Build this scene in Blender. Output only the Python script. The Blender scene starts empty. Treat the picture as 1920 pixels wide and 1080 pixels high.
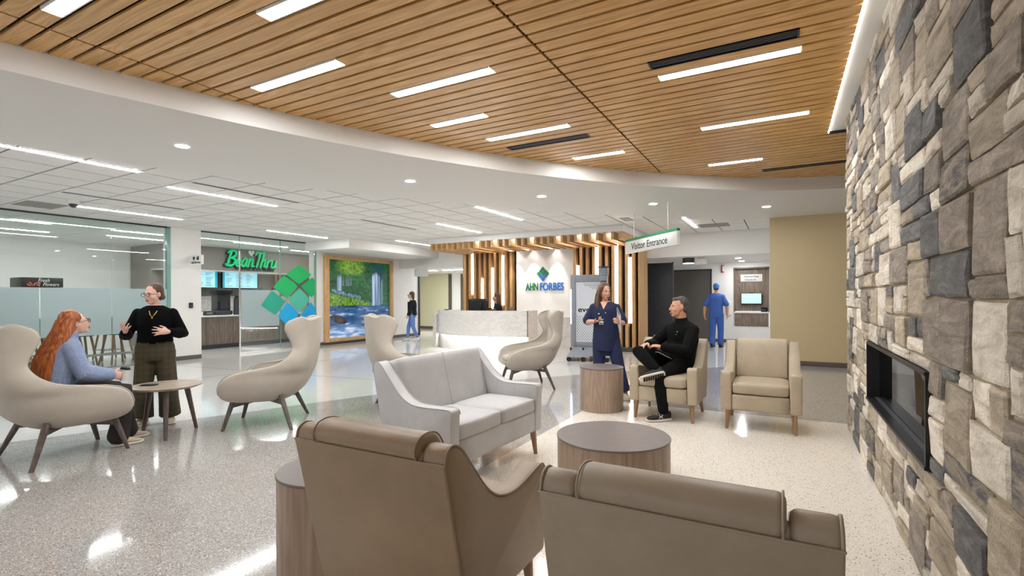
import bpy, bmesh, math, random
from mathutils import Vector, Matrix, noise
R_ = math.radians
V = Vector
scene = bpy.context.scene
COL = scene.collection

# ------------------------------------------------------------------ camera
F_PX, HORIZON, ROLL = 936.0, 558.7, 0.00498
YAW = math.atan(508.8 / 936.0)
cam_d = bpy.data.cameras.new('camera')
cam_d.sensor_width = 36.0
cam_d.lens = 36.0 * F_PX / 1920.0
cam_d.shift_y = (HORIZON - 540.0) / 1920.0
cam_d.clip_start = 0.05
cam_d.clip_end = 100
cam = bpy.data.objects.new('camera', cam_d)
COL.objects.link(cam)
cam.matrix_world = (Matrix.Translation((0, 0, 1.44)) @ Matrix.Rotation(YAW, 4, 'Z')
                    @ Matrix.Rotation(math.pi / 2, 4, 'X') @ Matrix.Rotation(-ROLL, 4, 'Z'))
scene.camera = cam

# ------------------------------------------------------------------ world, exposure
w = bpy.data.worlds.new('daylight')
scene.world = w
w.use_nodes = True
w.node_tree.nodes['Background'].inputs[0].default_value = (0.97, 0.98, 1.0, 1)
w.node_tree.nodes['Background'].inputs[1].default_value = 0.5
vs = scene.view_settings
vs.view_transform = 'Standard'
vs.look = 'None'
vs.gamma = 1.0
vs.use_curve_mapping = False
vs.exposure = 1.02
LAMP = 1.3          # one dimmer for every lamp of the lobby

# ------------------------------------------------------------------ helpers: materials
def nmat(name):
    m = bpy.data.materials.new(name)
    m.use_nodes = True
    nt = m.node_tree
    return m, nt, nt.nodes['Principled BSDF']

def rgb(c):
    return (c[0], c[1], c[2], 1.0)

def srgb(h):
    h = h.lstrip('#')
    o = []
    for i in (0, 2, 4):
        v = int(h[i:i + 2], 16) / 255.0
        o.append(v / 12.92 if v <= 0.04045 else ((v + 0.055) / 1.055) ** 2.4)
    return tuple(o)

def plain(name, c, rough=0.5, metal=0.0, spec=0.5, vary=0.0, scale=8.0, bump=0.0, bscale=200.0, coat=0.0):
    m, nt, b = nmat(name)
    if isinstance(c, str):
        c = srgb(c)
    b.inputs['Base Color'].default_value = rgb(c)
    b.inputs['Roughness'].default_value = rough
    b.inputs['Metallic'].default_value = metal
    b.inputs['Specular IOR Level'].default_value = spec
    b.inputs['Coat Weight'].default_value = coat
    tc = nt.nodes.new('ShaderNodeTexCoord')
    if vary > 0:
        n = nt.nodes.new('ShaderNodeTexNoise')
        n.inputs['Scale'].default_value = scale
        n.inputs['Detail'].default_value = 5
        nt.links.new(tc.outputs['Object'], n.inputs['Vector'])
        r = nt.nodes.new('ShaderNodeValToRGB')
        r.color_ramp.elements[0].position = 0.3
        r.color_ramp.elements[1].position = 0.7
        r.color_ramp.elements[0].color = rgb([max(0, x * (1 - vary)) for x in c])
        r.color_ramp.elements[1].color = rgb([min(1, x * (1 + vary)) for x in c])
        nt.links.new(n.outputs['Fac'], r.inputs['Fac'])
        nt.links.new(r.outputs['Color'], b.inputs['Base Color'])
    if bump > 0:
        n2 = nt.nodes.new('ShaderNodeTexNoise')
        n2.inputs['Scale'].default_value = bscale
        n2.inputs['Detail'].default_value = 3
        nt.links.new(tc.outputs['Object'], n2.inputs['Vector'])
        bp = nt.nodes.new('ShaderNodeBump')
        bp.inputs['Strength'].default_value = bump
        bp.inputs['Distance'].default_value = 0.01
        nt.links.new(n2.outputs['Fac'], bp.inputs['Height'])
        nt.links.new(bp.outputs['Normal'], b.inputs['Normal'])
    return m

def emit(name, c, s):
    m, nt, b = nmat(name)
    if isinstance(c, str):
        c = srgb(c)
    b.inputs['Base Color'].default_value = rgb(c)
    b.inputs['Emission Color'].default_value = rgb(c)
    b.inputs['Emission Strength'].default_value = s * LAMP
    return m

def wood(name, dark, light, axis='X', rough=0.35, fine=28.0, rand=0.25, spec=0.5):
    """grain stretched along one world axis; every board is shifted by its own random number"""
    m, nt, b = nmat(name)
    N, L = nt.nodes, nt.links
    dark = srgb(dark) if isinstance(dark, str) else dark
    light = srgb(light) if isinstance(light, str) else light
    geo = N.new('ShaderNodeNewGeometry')
    oi = N.new('ShaderNodeObjectInfo')
    mul = N.new('ShaderNodeMath'); mul.operation = 'MULTIPLY'; mul.inputs[1].default_value = 37.0
    L.new(oi.outputs['Random'], mul.inputs[0])
    add = N.new('ShaderNodeVectorMath'); add.operation = 'ADD'
    L.new(geo.outputs['Position'], add.inputs[0])
    L.new(mul.outputs[0], add.inputs[1])
    mp = N.new('ShaderNodeMapping')
    sc = {'X': (0.9, fine, fine), 'Y': (fine, 0.9, fine), 'Z': (fine, fine, 0.9)}[axis]
    mp.inputs['Scale'].default_value = sc
    L.new(add.outputs[0], mp.inputs['Vector'])
    n1 = N.new('ShaderNodeTexNoise')
    n1.inputs['Scale'].default_value = 1.0; n1.inputs['Detail'].default_value = 6
    n1.inputs['Roughness'].default_value = 0.65; n1.inputs['Distortion'].default_value = 0.6
    L.new(mp.outputs[0], n1.inputs['Vector'])
    mp2 = N.new('ShaderNodeMapping')
    sc2 = {'X': (0.7, 7, 7), 'Y': (7, 0.7, 7), 'Z': (7, 7, 0.7)}[axis]
    mp2.inputs['Scale'].default_value = sc2
    L.new(add.outputs[0], mp2.inputs['Vector'])
    n2 = N.new('ShaderNodeTexNoise')
    n2.inputs['Scale'].default_value = 1.0; n2.inputs['Detail'].default_value = 1.0
    L.new(mp2.outputs[0], n2.inputs['Vector'])
    sn = N.new('ShaderNodeMath'); sn.operation = 'MULTIPLY'; sn.inputs[1].default_value = 60.0
    L.new(n2.outputs['Fac'], sn.inputs[0])
    si = N.new('ShaderNodeMath'); si.operation = 'SINE'
    L.new(sn.outputs[0], si.inputs[0])
    mr = N.new('ShaderNodeMapRange')
    mr.inputs['From Min'].default_value = -1; mr.inputs['From Max'].default_value = 1
    mr.inputs['To Min'].default_value = -0.09; mr.inputs['To Max'].default_value = 0.09
    L.new(si.outputs[0], mr.inputs['Value'])
    ad = N.new('ShaderNodeMath'); ad.operation = 'ADD'
    L.new(n1.outputs['Fac'], ad.inputs[0]); L.new(mr.outputs[0], ad.inputs[1])
    rp = N.new('ShaderNodeValToRGB')
    rp.color_ramp.elements[0].position = 0.28; rp.color_ramp.elements[0].color = rgb(dark)
    rp.color_ramp.elements[1].position = 0.68; rp.color_ramp.elements[1].color = rgb(light)
    L.new(ad.outputs[0], rp.inputs['Fac'])
    hs = N.new('ShaderNodeHueSaturation')
    rv = N.new('ShaderNodeMapRange')
    rv.inputs['To Min'].default_value = 1 - rand; rv.inputs['To Max'].default_value = 1 + rand * 0.6
    L.new(oi.outputs['Random'], rv.inputs['Value'])
    L.new(rv.outputs[0], hs.inputs['Value'])
    L.new(rp.outputs['Color'], hs.inputs['Color'])
    L.new(hs.outputs['Color'], b.inputs['Base Color'])
    b.inputs['Roughness'].default_value = rough
    b.inputs['Specular IOR Level'].default_value = spec
    return m

def terrazzo(name, base, chips, chip_scale=110.0, amount=0.5, rough=0.14):
    """base colour with stone chips from two Voronoi layers; chips is a list of (position, colour)"""
    m, nt, b = nmat(name)
    N, L = nt.nodes, nt.links
    geo = N.new('ShaderNodeNewGeometry')
    cur = None
    for k, (s, amt) in enumerate(((chip_scale, amount), (chip_scale * 2.3, amount * 0.7))):
        vo = N.new('ShaderNodeTexVoronoi'); vo.inputs['Scale'].default_value = s
        L.new(geo.outputs['Position'], vo.inputs['Vector'])
        sep = N.new('ShaderNodeSeparateColor')
        L.new(vo.outputs['Color'], sep.inputs['Color'])
        rp = N.new('ShaderNodeValToRGB'); rp.color_ramp.interpolation = 'CONSTANT'
        els = rp.color_ramp.elements
        els[0].position = 0.0; els[0].color = rgb(chips[0][1])
        els[1].position = chips[1][0]; els[1].color = rgb(chips[1][1])
        for p, c in chips[2:]:
            e = els.new(p); e.color = rgb(c)
        L.new(sep.outputs[0], rp.inputs['Fac'])
        lt = N.new('ShaderNodeMath'); lt.operation = 'LESS_THAN'; lt.inputs[1].default_value = 0.42
        L.new(vo.outputs['Distance'], lt.inputs[0])
        lt2 = N.new('ShaderNodeMath'); lt2.operation = 'LESS_THAN'; lt2.inputs[1].default_value = amt
        L.new(sep.outputs[1], lt2.inputs[0])
        mm = N.new('ShaderNodeMath'); mm.operation = 'MULTIPLY'
        L.new(lt.outputs[0], mm.inputs[0]); L.new(lt2.outputs[0], mm.inputs[1])
        mx = N.new('ShaderNodeMix'); mx.data_type = 'RGBA'
        if cur is None:
            mx.inputs[6].default_value = rgb(base)
        else:
            L.new(cur, mx.inputs[6])
        L.new(mm.outputs[0], mx.inputs[0])
        L.new(rp.outputs['Color'], mx.inputs[7])
        cur = mx.outputs[2]
    L.new(cur, b.inputs['Base Color'])
    b.inputs['Roughness'].default_value = rough
    b.inputs['Specular IOR Level'].default_value = 0.38
    return m

def leather(name, c, rough=0.42, var=0.10, spec=0.4):
    m, nt, b = nmat(name)
    N, L = nt.nodes, nt.links
    c = srgb(c) if isinstance(c, str) else c
    tc = N.new('ShaderNodeTexCoord')
    n = N.new('ShaderNodeTexNoise'); n.inputs['Scale'].default_value = 5.0
    n.inputs['Detail'].default_value = 8; n.inputs['Roughness'].default_value = 0.7
    L.new(tc.outputs['Object'], n.inputs['Vector'])
    r = N.new('ShaderNodeValToRGB')
    r.color_ramp.elements[0].position = 0.3; r.color_ramp.elements[1].position = 0.72
    r.color_ramp.elements[0].color = rgb([x * (1 - var) for x in c])
    r.color_ramp.elements[1].color = rgb([min(1, x * (1 + var)) for x in c])
    L.new(n.outputs['Fac'], r.inputs['Fac'])
    L.new(r.outputs['Color'], b.inputs['Base Color'])
    vo = N.new('ShaderNodeTexVoronoi'); vo.inputs['Scale'].default_value = 350
    L.new(tc.outputs['Object'], vo.inputs['Vector'])
    bp = N.new('ShaderNodeBump'); bp.inputs['Strength'].default_value = 0.12; bp.inputs['Distance'].default_value = 0.004
    L.new(vo.outputs['Distance'], bp.inputs['Height'])
    L.new(bp.outputs['Normal'], b.inputs['Normal'])
    b.inputs['Roughness'].default_value = rough
    b.inputs['Specular IOR Level'].default_value = spec
    return m

def glass(name, tint=(0.93, 0.965, 0.955), rough=0.0, ior=1.45):
    m = bpy.data.materials.new(name); m.use_nodes = True
    nt = m.node_tree; N, L = nt.nodes, nt.links
    N.remove(N['Principled BSDF'])
    out = N['Material Output']
    tr = N.new('ShaderNodeBsdfTransparent'); tr.inputs[0].default_value = rgb(tint)
    gl = N.new('ShaderNodeBsdfGlossy'); gl.inputs['Roughness'].default_value = rough
    fr = N.new('ShaderNodeFresnel'); fr.inputs['IOR'].default_value = ior
    mx = N.new('ShaderNodeMixShader')
    L.new(fr.outputs[0], mx.inputs[0]); L.new(tr.outputs[0], mx.inputs[1]); L.new(gl.outputs[0], mx.inputs[2])
    L.new(mx.outputs[0], out.inputs['Surface'])
    return m

def frosted(name, c, clear=0.3, glow=0.0):
    m = bpy.data.materials.new(name); m.use_nodes = True
    nt = m.node_tree; N, L = nt.nodes, nt.links
    N.remove(N['Principled BSDF'])
    out = N['Material Output']
    tr = N.new('ShaderNodeBsdfTransparent'); tr.inputs[0].default_value = rgb(c)
    df = N.new('ShaderNodeBsdfDiffuse'); df.inputs[0].default_value = rgb(c)
    tl = N.new('ShaderNodeBsdfTranslucent'); tl.inputs[0].default_value = rgb(c)
    m1 = N.new('ShaderNodeMixShader'); m1.inputs[0].default_value = 0.5
    L.new(df.outputs[0], m1.inputs[1]); L.new(tl.outputs[0], m1.inputs[2])
    m2 = N.new('ShaderNodeMixShader'); m2.inputs[0].default_value = clear
    L.new(m1.outputs[0], m2.inputs[1]); L.new(tr.outputs[0], m2.inputs[2])
    gl = N.new('ShaderNodeBsdfGlossy'); gl.inputs['Roughness'].default_value = 0.02
    fr = N.new('ShaderNodeFresnel'); fr.inputs['IOR'].default_value = 1.4
    m3 = N.new('ShaderNodeMixShader')
    L.new(fr.outputs[0], m3.inputs[0]); L.new(m2.outputs[0], m3.inputs[1]); L.new(gl.outputs[0], m3.inputs[2])
    L.new(m3.outputs[0], out.inputs['Surface'])
    return m

# ------------------------------------------------------------------ helpers: geometry
class MB:
    """collects closed shapes; build() links them as ONE mesh object"""
    def __init__(s):
        s.v = []; s.f = []
    def add(s, vs, fs):
        o = len(s.v)
        s.v += [tuple(p) for p in vs]
        s.f += [tuple(i + o for i in f) for f in fs]
        return s
    def box(s, x0, x1, y0, y1, z0, z1):
        vs = [(x0, y0, z0), (x1, y0, z0), (x1, y1, z0), (x0, y1, z0), (x0, y0, z1), (x1, y0, z1), (x1, y1, z1), (x0, y1, z1)]
        return s.add(vs, [(0, 3, 2, 1), (4, 5, 6, 7), (0, 1, 5, 4), (1, 2, 6, 5), (2, 3, 7, 6), (3, 0, 4, 7)])
    def obox(s, c, ax, ay, az):
        """box from centre and three half-axis vectors"""
        c, ax, ay, az = V(c), V(ax), V(ay), V(az)
        vs = [c + ax * i + ay * j + az * k for k in (-1, 1) for (i, j) in ((-1, -1), (1, -1), (1, 1), (-1, 1))]
        return s.add(vs, [(0, 3, 2, 1), (4, 5, 6, 7), (0, 1, 5, 4), (1, 2, 6, 5), (2, 3, 7, 6), (3, 0, 4, 7)])
    def prism(s, poly, z0, z1):
        """poly is a CCW list of (x, y)"""
        n = len(poly)
        vs = [(x, y, z0) for x, y in poly] + [(x, y, z1) for x, y in poly]
        fs = [tuple(range(n - 1, -1, -1)), tuple(range(n, 2 * n))]
        fs += [(i, (i + 1) % n, n + (i + 1) % n, n + i) for i in range(n)]
        return s.add(vs, fs)
    def prism_x(s, poly, x0, x1):
        """poly of (y, z) CCW seen from +x, pulled along x"""
        n = len(poly)
        vs = [(x0, y, z) for y, z in poly] + [(x1, y, z) for y, z in poly]
        fs = [tuple(range(n - 1, -1, -1)), tuple(range(n, 2 * n))]
        fs += [(i, (i + 1) % n, n + (i + 1) % n, n + i) for i in range(n)]
        return s.add(vs, fs)
    def cyl(s, c, r, z0, z1, n=32, r1=None):
        r1 = r if r1 is None else r1
        vs = [(c[0] + r * math.cos(2 * math.pi * i / n), c[1] + r * math.sin(2 * math.pi * i / n), z0) for i in range(n)]
        vs += [(c[0] + r1 * math.cos(2 * math.pi * i / n), c[1] + r1 * math.sin(2 * math.pi * i / n), z1) for i in range(n)]
        fs = [tuple(range(n - 1, -1, -1)), tuple(range(n, 2 * n))]
        fs += [(i, (i + 1) % n, n + (i + 1) % n, n + i) for i in range(n)]
        return s.add(vs, fs)
    def rings(s, rs, n=16, p=1.0, cap=True):
        """rs: list of (centre, axis_a, axis_b) ellipse rings; closed with fans"""
        vs = []
        for c, a, b in rs:
            c, a, b = V(c), V(a), V(b)
            for i in range(n):
                t = 2 * math.pi * i / n
                ct, st = math.cos(t), math.sin(t)
                if p != 1.0:
                    ct = math.copysign(abs(ct) ** p, ct); st = math.copysign(abs(st) ** p, st)
                vs.append(c + a * ct + b * st)
        m = len(rs)
        fs = []
        for k in range(m - 1):
            for i in range(n):
                j = (i + 1) % n
                fs.append((k * n + i, k * n + j, (k + 1) * n + j, (k + 1) * n + i))
        if cap:
            vs.append(V(rs[0][0])); vs.append(V(rs[-1][0]))
            a, b = len(vs) - 2, len(vs) - 1
            for i in range(n):
                j = (i + 1) % n
                fs.append((a, j, i)); fs.append((b, (m - 1) * n + i, (m - 1) * n + j))
        return s.add(vs, fs)
    def tube(s, pts, rad, n=10, round_ends=True):
        pts = [V(p) for p in pts]
        if not isinstance(rad, (list, tuple)):
            rad = [rad] * len(pts)
        P, Q = [], []
        for i, p in enumerate(pts):
            if i == 0: d = pts[1] - pts[0]
            elif i == len(pts) - 1: d = pts[-1] - pts[-2]
            else: d = (pts[i + 1] - p).normalized() + (p - pts[i - 1]).normalized()
            P.append(p); Q.append(d.normalized())
        u = Q[0].orthogonal().normalized()
        rs = []
        for i, p in enumerate(P):
            u = (u - Q[i] * u.dot(Q[i])).normalized()
            w_ = Q[i].cross(u)
            if i == 0 and round_ends:
                for k in (0.15, 0.6):
                    rr = rad[0] * math.sqrt(1 - (1 - k) ** 2)
                    rs.append((p - Q[0] * rad[0] * (1 - k), u * rr, w_ * rr))
            rs.append((p, u * rad[i], w_ * rad[i]))
            if i == len(P) - 1 and round_ends:
                for k in (0.6, 0.15):
                    rr = rad[-1] * math.sqrt(1 - (1 - k) ** 2)
                    rs.append((p + Q[-1] * rad[-1] * (1 - k), u * rr, w_ * rr))
        return s.rings(rs, n)
    def ell(s, c, r, M=None, nu=14, nv=9):
        c = V(c)
        rs = []
        ax, ay, az = V((1, 0, 0)), V((0, 1, 0)), V((0, 0, 1))
        if M is not None:
            M3 = M.to_3x3()
            ax, ay, az = M3 @ ax, M3 @ ay, M3 @ az
        for k in range(nv):
            t = math.pi * (k + 0.35) / (nv - 0.3)
            rs.append((c - az * r[2] * math.cos(t), ax * r[0] * math.sin(t), ay * r[1] * math.sin(t)))
        return s.rings(rs, nu)
    def rbox(s, c, h, r, puff=0.0, n=6, M=None):
        """rounded, slightly stuffed box: centre, half sizes, edge radius"""
        vs = []; fs = []; idx = {}
        def key(q): return tuple(round(x, 5) for x in q)
        def vert(q):
            k = key(q)
            if k in idx: return idx[k]
            p = V((q[0] * h[0], q[1] * h[1], q[2] * h[2]))
            inn = V([max(-h[i] + r, min(h[i] - r, p[i])) for i in range(3)])
            d = p - inn
            o = inn + (d.normalized() * r if d.length > 1e-9 else d)
            for i in range(3):
                a, b_ = [(q[j]) for j in range(3) if j != i]
                if abs(q[i]) > 0.999:
                    o[i] += math.copysign(puff * max(0, (1 - a * a)) * max(0, (1 - b_ * b_)), q[i])
            if M is not None: o = M @ o
            idx[k] = len(vs); vs.append(o + V(c)); return idx[k]
        g = []
        for i in range(n + 1):      # finer near the edges
            t = -1 + 2 * i / n
            g.append(math.copysign(abs(t) ** 0.7, t))
        for ax in range(3):
            for sg in (-1, 1):
                for i in range(n):
                    for j in range(n):
                        q4 = []
                        for (a, b_) in ((i, j), (i + 1, j), (i + 1, j + 1), (i, j + 1)):
                            q = [0, 0, 0]; q[ax] = sg; q[(ax + 1) % 3] = g[a]; q[(ax + 2) % 3] = g[b_]
                            q4.append(vert(q))
                        fs.append(tuple(q4) if sg > 0 else tuple(q4[::-1]))
        return s.add(vs, fs)
    def xf(s, M):
        s.v = [tuple(M @ V(p)) for p in s.v]
        return s
    def build(s, name, mat, parent=None, smooth=False, bevel=0.0, seg=2, angle=35):
        me = bpy.data.meshes.new(name)
        me.from_pydata(s.v, [], s.f)
        me.update()
        return link(name, me, mat, parent, smooth, bevel, seg, angle)

def link(name, me, mat, parent=None, smooth=False, bevel=0.0, seg=2, angle=35):
    if mat is not None and len(me.materials) == 0:
        me.materials.append(mat)
    o = bpy.data.objects.new(name, me)
    COL.objects.link(o)
    if parent is not None:
        o.parent = parent
    if smooth or bevel:
        for p in me.polygons: p.use_smooth = True
    if bevel:
        b = o.modifiers.new('bevel', 'BEVEL')
        b.width = bevel; b.segments = seg; b.limit_method = 'ANGLE'; b.angle_limit = R_(angle)
        b.harden_normals = False
    return o

def tag(o, label, cat, group=None, kind=None):
    o['label'] = label; o['category'] = cat
    if group: o['group'] = group
    if kind: o['kind'] = kind
    return o

def thing(name, label, cat, loc=(0, 0, 0), rz=0.0, group=None):
    o = bpy.data.objects.new(name, None)
    o.empty_display_size = 0.1
    COL.objects.link(o)
    o.location = loc; o.rotation_euler = (0, 0, rz)
    return tag(o, label, cat, group)

def struct(o, label, cat):
    return tag(o, label, cat, kind='structure')

def copy_tree(o, parent=None):
    c = o.copy(); COL.objects.link(c)
    if parent is not None: c.parent = parent
    for ch in [x for x in COL.objects if x.parent == o]:
        copy_tree(ch, c)
    return c

def text_mesh(txt, size, extrude=0.002, bold=0.0, shear=0.0, space=1.0, align='CENTER', width=None):
    cu = bpy.data.curves.new('t', 'FONT')
    cu.body = txt; cu.size = size; cu.extrude = extrude; cu.offset = bold; cu.shear = shear
    cu.space_character = space; cu.align_x = align; cu.align_y = 'CENTER'
    cu.resolution_u = 4
    o = bpy.data.objects.new('t', cu); COL.objects.link(o)
    dg = bpy.context.evaluated_depsgraph_get()
    dg.update()
    me = bpy.data.meshes.new_from_object(o.evaluated_get(dg))
    bpy.data.objects.remove(o); bpy.data.curves.remove(cu)
    if width:
        xs = [v.co.x for v in me.vertices]
        k = width / (max(xs) - min(xs))
        mid = (max(xs) + min(xs)) / 2
        for v in me.vertices: v.co.x = (v.co.x - (mid if align == 'CENTER' else 0)) * k
    return me

def text(name, txt, size, mat, parent, loc, facing, **kw):
    """facing: '-Y' reads for a viewer standing at -y, '+X' for a viewer at +x"""
    me = text_mesh(txt, size, **kw)
    me.materials.clear()
    o = link(name, me, mat, parent)
    o.location = loc
    o.rotation_euler = {'-Y': (math.pi / 2, 0, 0), '+X': (math.pi / 2, 0, math.pi / 2)}[facing] if isinstance(facing, str) else facing
    return o

def interp(tab, x):
    if x <= tab[0][0]: return tab[0][1]
    for (a, b), (c, d) in zip(tab, tab[1:]):
        if x <= c:
            return b + (d - b) * (x - a) / (c - a)
    return tab[-1][1]

def smooth_curve(pts, n=6):
    """Catmull-Rom through 2-D or 3-D points"""
    P = [V(p) for p in pts]
    P = [2 * P[0] - P[1]] + P + [2 * P[-1] - P[-2]]
    out = []
    for i in range(1, len(P) - 2):
        for k in range(n):
            t = k / n
            out.append(0.5 * ((2 * P[i]) + (P[i + 1] - P[i - 1]) * t + (2 * P[i - 1] - 5 * P[i] + 4 * P[i + 1] - P[i + 2]) * t * t
                              + (3 * P[i] - P[i - 1] - 3 * P[i + 1] + P[i + 2]) * t ** 3))
    out.append(P[-2])
    return out
# ================================================================== MATERIALS
M = {}
M['white'] = plain('white_paint', '#ECEAE6', 0.55, vary=0.015, scale=3)
M['soffit'] = plain('soffit_paint', '#E6E3DE', 0.6)
M['tile'] = plain('ceiling_tile', '#E8E6E2', 0.85, vary=0.02, scale=40)
M['tbar'] = plain('ceiling_grid', '#66645F', 0.6)
M['beige'] = plain('tan_paint', '#D2BE94', 0.55, vary=0.01)
M['cream'] = plain('cream_paint', '#D6D2B4', 0.5)
M['greige'] = plain('greige_paint', '#8F8A85', 0.55)
M['base'] = plain('rubber_base', '#5E564D', 0.6)
M['black'] = plain('black_metal', '#0B0B0C', 0.4)
M['blackback'] = plain('black_backing', '#060505', 0.9)
M['charcoal'] = plain('charcoal_panel', '#33343A', 0.5, vary=0.15, scale=14)
M['doorgrey'] = plain('door_paint', '#5B554F', 0.42)
M['steel'] = plain('brushed_steel', '#B9BABB', 0.28, metal=1.0)
M['grey_plastic'] = plain('grey_plastic', '#8C9096', 0.4)
M['dgrey'] = plain('dark_grey_plastic', '#3B3D42', 0.45)
M['sign_white'] = plain('sign_white', '#ECEBE6', 0.4)
M['sign_black'] = plain('sign_black', '#101010', 0.5)
M['green'] = plain('sign_green', '#0F8A4C', 0.4)
M['blue'] = plain('sign_blue', '#1C6FC6', 0.4)
M['dkgreen'] = plain('logo_green', '#127A4C', 0.4)
M['red'] = plain('alarm_red', '#B3202A', 0.4)
M['oak_ceiling'] = wood('oak_ceiling', '#C2904F', '#E4B572', 'X', 0.27, 34, 0.07)
M['oak_canopy'] = wood('oak_canopy', '#B88C58', '#DDB684', 'Y', 0.4, 30, 0.10)
M['oak_wall'] = wood('oak_wall', '#B88A55', '#DBB380', 'Z', 0.4, 30, 0.12)
M['walnut'] = wood('grey_walnut', '#66574B', '#8F7F70', 'Z', 0.4, 34, 0.05)
M['ashwood'] = wood('pale_ash', '#8C7766', '#AB9684', 'Z', 0.38, 26, 0.04)
M['ashtop'] = wood('ash_top', '#9A8B7B', '#BDAD9C', 'Y', 0.35, 26, 0.04)
M['legwood'] = wood('dark_leg', '#4A3F3A', '#6B5E57', 'Z', 0.4, 40, 0.05)
M['clubleg'] = wood('club_leg', '#8A694E', '#AD8A69', 'Z', 0.4, 40, 0.05)
M['marble'] = plain('marble', '#DAD6D0', 0.3, vary=0.02, scale=3)
M['glass'] = glass('clear_glass')
M['glass_edge'] = plain('glass_edge', '#7FA79C', 0.15)
M['film'] = frosted('frosted_film', (0.76, 0.87, 0.88), 0.25)
M['lamp'] = emit('lamp_lens', (0.97, 0.985, 1.0), 26.0)
M['lamp_act'] = emit('lamp_lens_slim', (0.97, 0.985, 1.0), 34.0)
M['lamp_wall'] = emit('wall_light_lens', (1.0, 0.98, 0.95), 4.5)
M['lamp_spot'] = emit('downlight_lens', (0.98, 0.985, 1.0), 130.0)
M['lamp_cove'] = emit('cove_lens', (1.0, 0.98, 0.96), 1.4)
M['lamp_desk'] = emit('desk_strip', (1.0, 0.98, 0.96), 24.0)

def marble_mat(name, base, vein, sc=1.3):
    m, nt, b = nmat(name)
    N, L = nt.nodes, nt.links
    geo = N.new('ShaderNodeNewGeometry')
    mp = N.new('ShaderNodeMapping'); mp.inputs['Rotation'].default_value = (0.2, 0.5, 0.3)
    mp.inputs['Scale'].default_value = (sc, sc, sc * 2.4)
    L.new(geo.outputs['Position'], mp.inputs['Vector'])
    n = N.new('ShaderNodeTexNoise'); n.inputs['Scale'].default_value = 1.6; n.inputs['Detail'].default_value = 9
    n.inputs['Roughness'].default_value = 0.62; n.inputs['Distortion'].default_value = 1.1
    L.new(mp.outputs[0], n.inputs['Vector'])
    r = N.new('ShaderNodeValToRGB'); e = r.color_ramp.elements
    e[0].position = 0.40; e[0].color = rgb(srgb(base)); e[1].position = 0.62; e[1].color = rgb(srgb(base))
    x = e.new(0.5); x.color = rgb(srgb(vein)); y = e.new(0.54); y.color = rgb(srgb(base))
    L.new(n.outputs['Fac'], r.inputs['Fac']); L.new(r.outputs['Color'], b.inputs['Base Color'])
    b.inputs['Roughness'].default_value = 0.3
    return m
M['marble'] = marble_mat('marble', '#E6E3DE', '#DAD5CF')
M['marble2'] = marble_mat('marble_wainscot', '#CFCBC6', '#BDB8B3')

c1 = srgb
M['terr_white'] = terrazzo('terrazzo_white', c1('#DCDBD8'), [(0, c1('#C2C0BB')), (0.35, c1('#E8E6E2')), (0.7, c1('#B5B2AC')), (0.85, c1('#E2DFD8'))], 120, 0.5, 0.07)
M['terr_grey'] = terrazzo('terrazzo_grey', c1('#A9A5A1'), [(0, c1('#7E7975')), (0.3, c1('#CFCBC7')), (0.55, c1('#98938E')), (0.75, c1('#E6E3E0')), (0.9, c1('#4F4A46'))], 105, 0.75, 0.085)
M['terr_cream'] = terrazzo('terrazzo_cream', c1('#EAE3D8'), [(0, c1('#CFC5B5')), (0.35, c1('#F2ECE2')), (0.72, c1('#8F8272')), (0.84, c1('#5E5348')), (0.9, c1('#DED5C4'))], 95, 0.5, 0.09)

# ================================================================== FLOOR
CEIL, WOODZ = 3.13, 3.32
fl = MB().box(-19, 3.2, -3.0, 22, -0.1, 0.0).build('floor', M['terr_white'])
struct(fl, 'polished pale terrazzo floor of the whole lobby', 'floor')
grey_edge = smooth_curve([(-7.55, -3), (-7.35, 0), (-7.08, 1.5), (-6.72, 2.43), (-6.12, 3.75), (-5.62, 5.0), (-4.95, 6.5), (-3.62, 8.45), (-2.55, 9.75), (-1.33, 10.85), (-0.3, 11.75), (0.1, 12.0)], 6)
poly = [(p.x, p.y) for p in grey_edge] + [(3.1, 12.0), (3.1, 6.75), (-2.25, 6.75), (-2.25, -3.0)]
MB().prism(poly[::-1], -0.02, 0.001).build('terrazzo_field', M['terr_grey'], fl)
MB().box(-2.25, 0.70, -3.0, 6.75, -0.02, 0.001).build('terrazzo_field', M['terr_cream'], fl)
for (xa, ya, xb, yb) in ((-12.5, 6.0, -4.8, 6.75), (-12.5, 9.9, -4.0, 8.8), (-9.4, 2.0, -9.4, 11.0), (-4.6, 9.6, -3.4, 12.9)):
    d = V((xb - xa, yb - ya, 0)); n_ = V((-d.y, d.x, 0)).normalized() * 0.004
    MB().obox(((xa + xb) / 2, (ya + yb) / 2, 0.0), d / 2, n_, (0, 0, 0.0012)).build('joint_strip', M['tbar'], fl)

# ================================================================== WALLS
def wall(name, boxes, mat, label):
    mb = MB()
    for b in boxes: mb.box(*b)
    return struct(mb.build(name, mat), label, 'wall')

GX = -12.55
wl = wall('wall_left', [(-12.85, GX, 6.42, 7.12, 0, CEIL)], M['white'], 'white column between the two glass shopfronts')
w2 = wall('wall_left', [(-12.85, GX, 10.54, 15.40, 0, CEIL)], M['white'], 'white wall that carries the waterfall mural')
def skirting(name, box, parent_label, m=None):
    return struct(MB().box(*box).build(name, m or M['base'], bevel=0.004), parent_label, 'baseboard')
skirting('baseboard_left', (GX, GX + 0.012, 6.42, 7.12, 0, 0.1), 'dark rubber baseboard along the column between the glass fronts')
skirting('baseboard_left', (GX, GX + 0.012, 10.54, 15.40, 0, 0.1), 'dark rubber baseboard under the waterfall mural')
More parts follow.
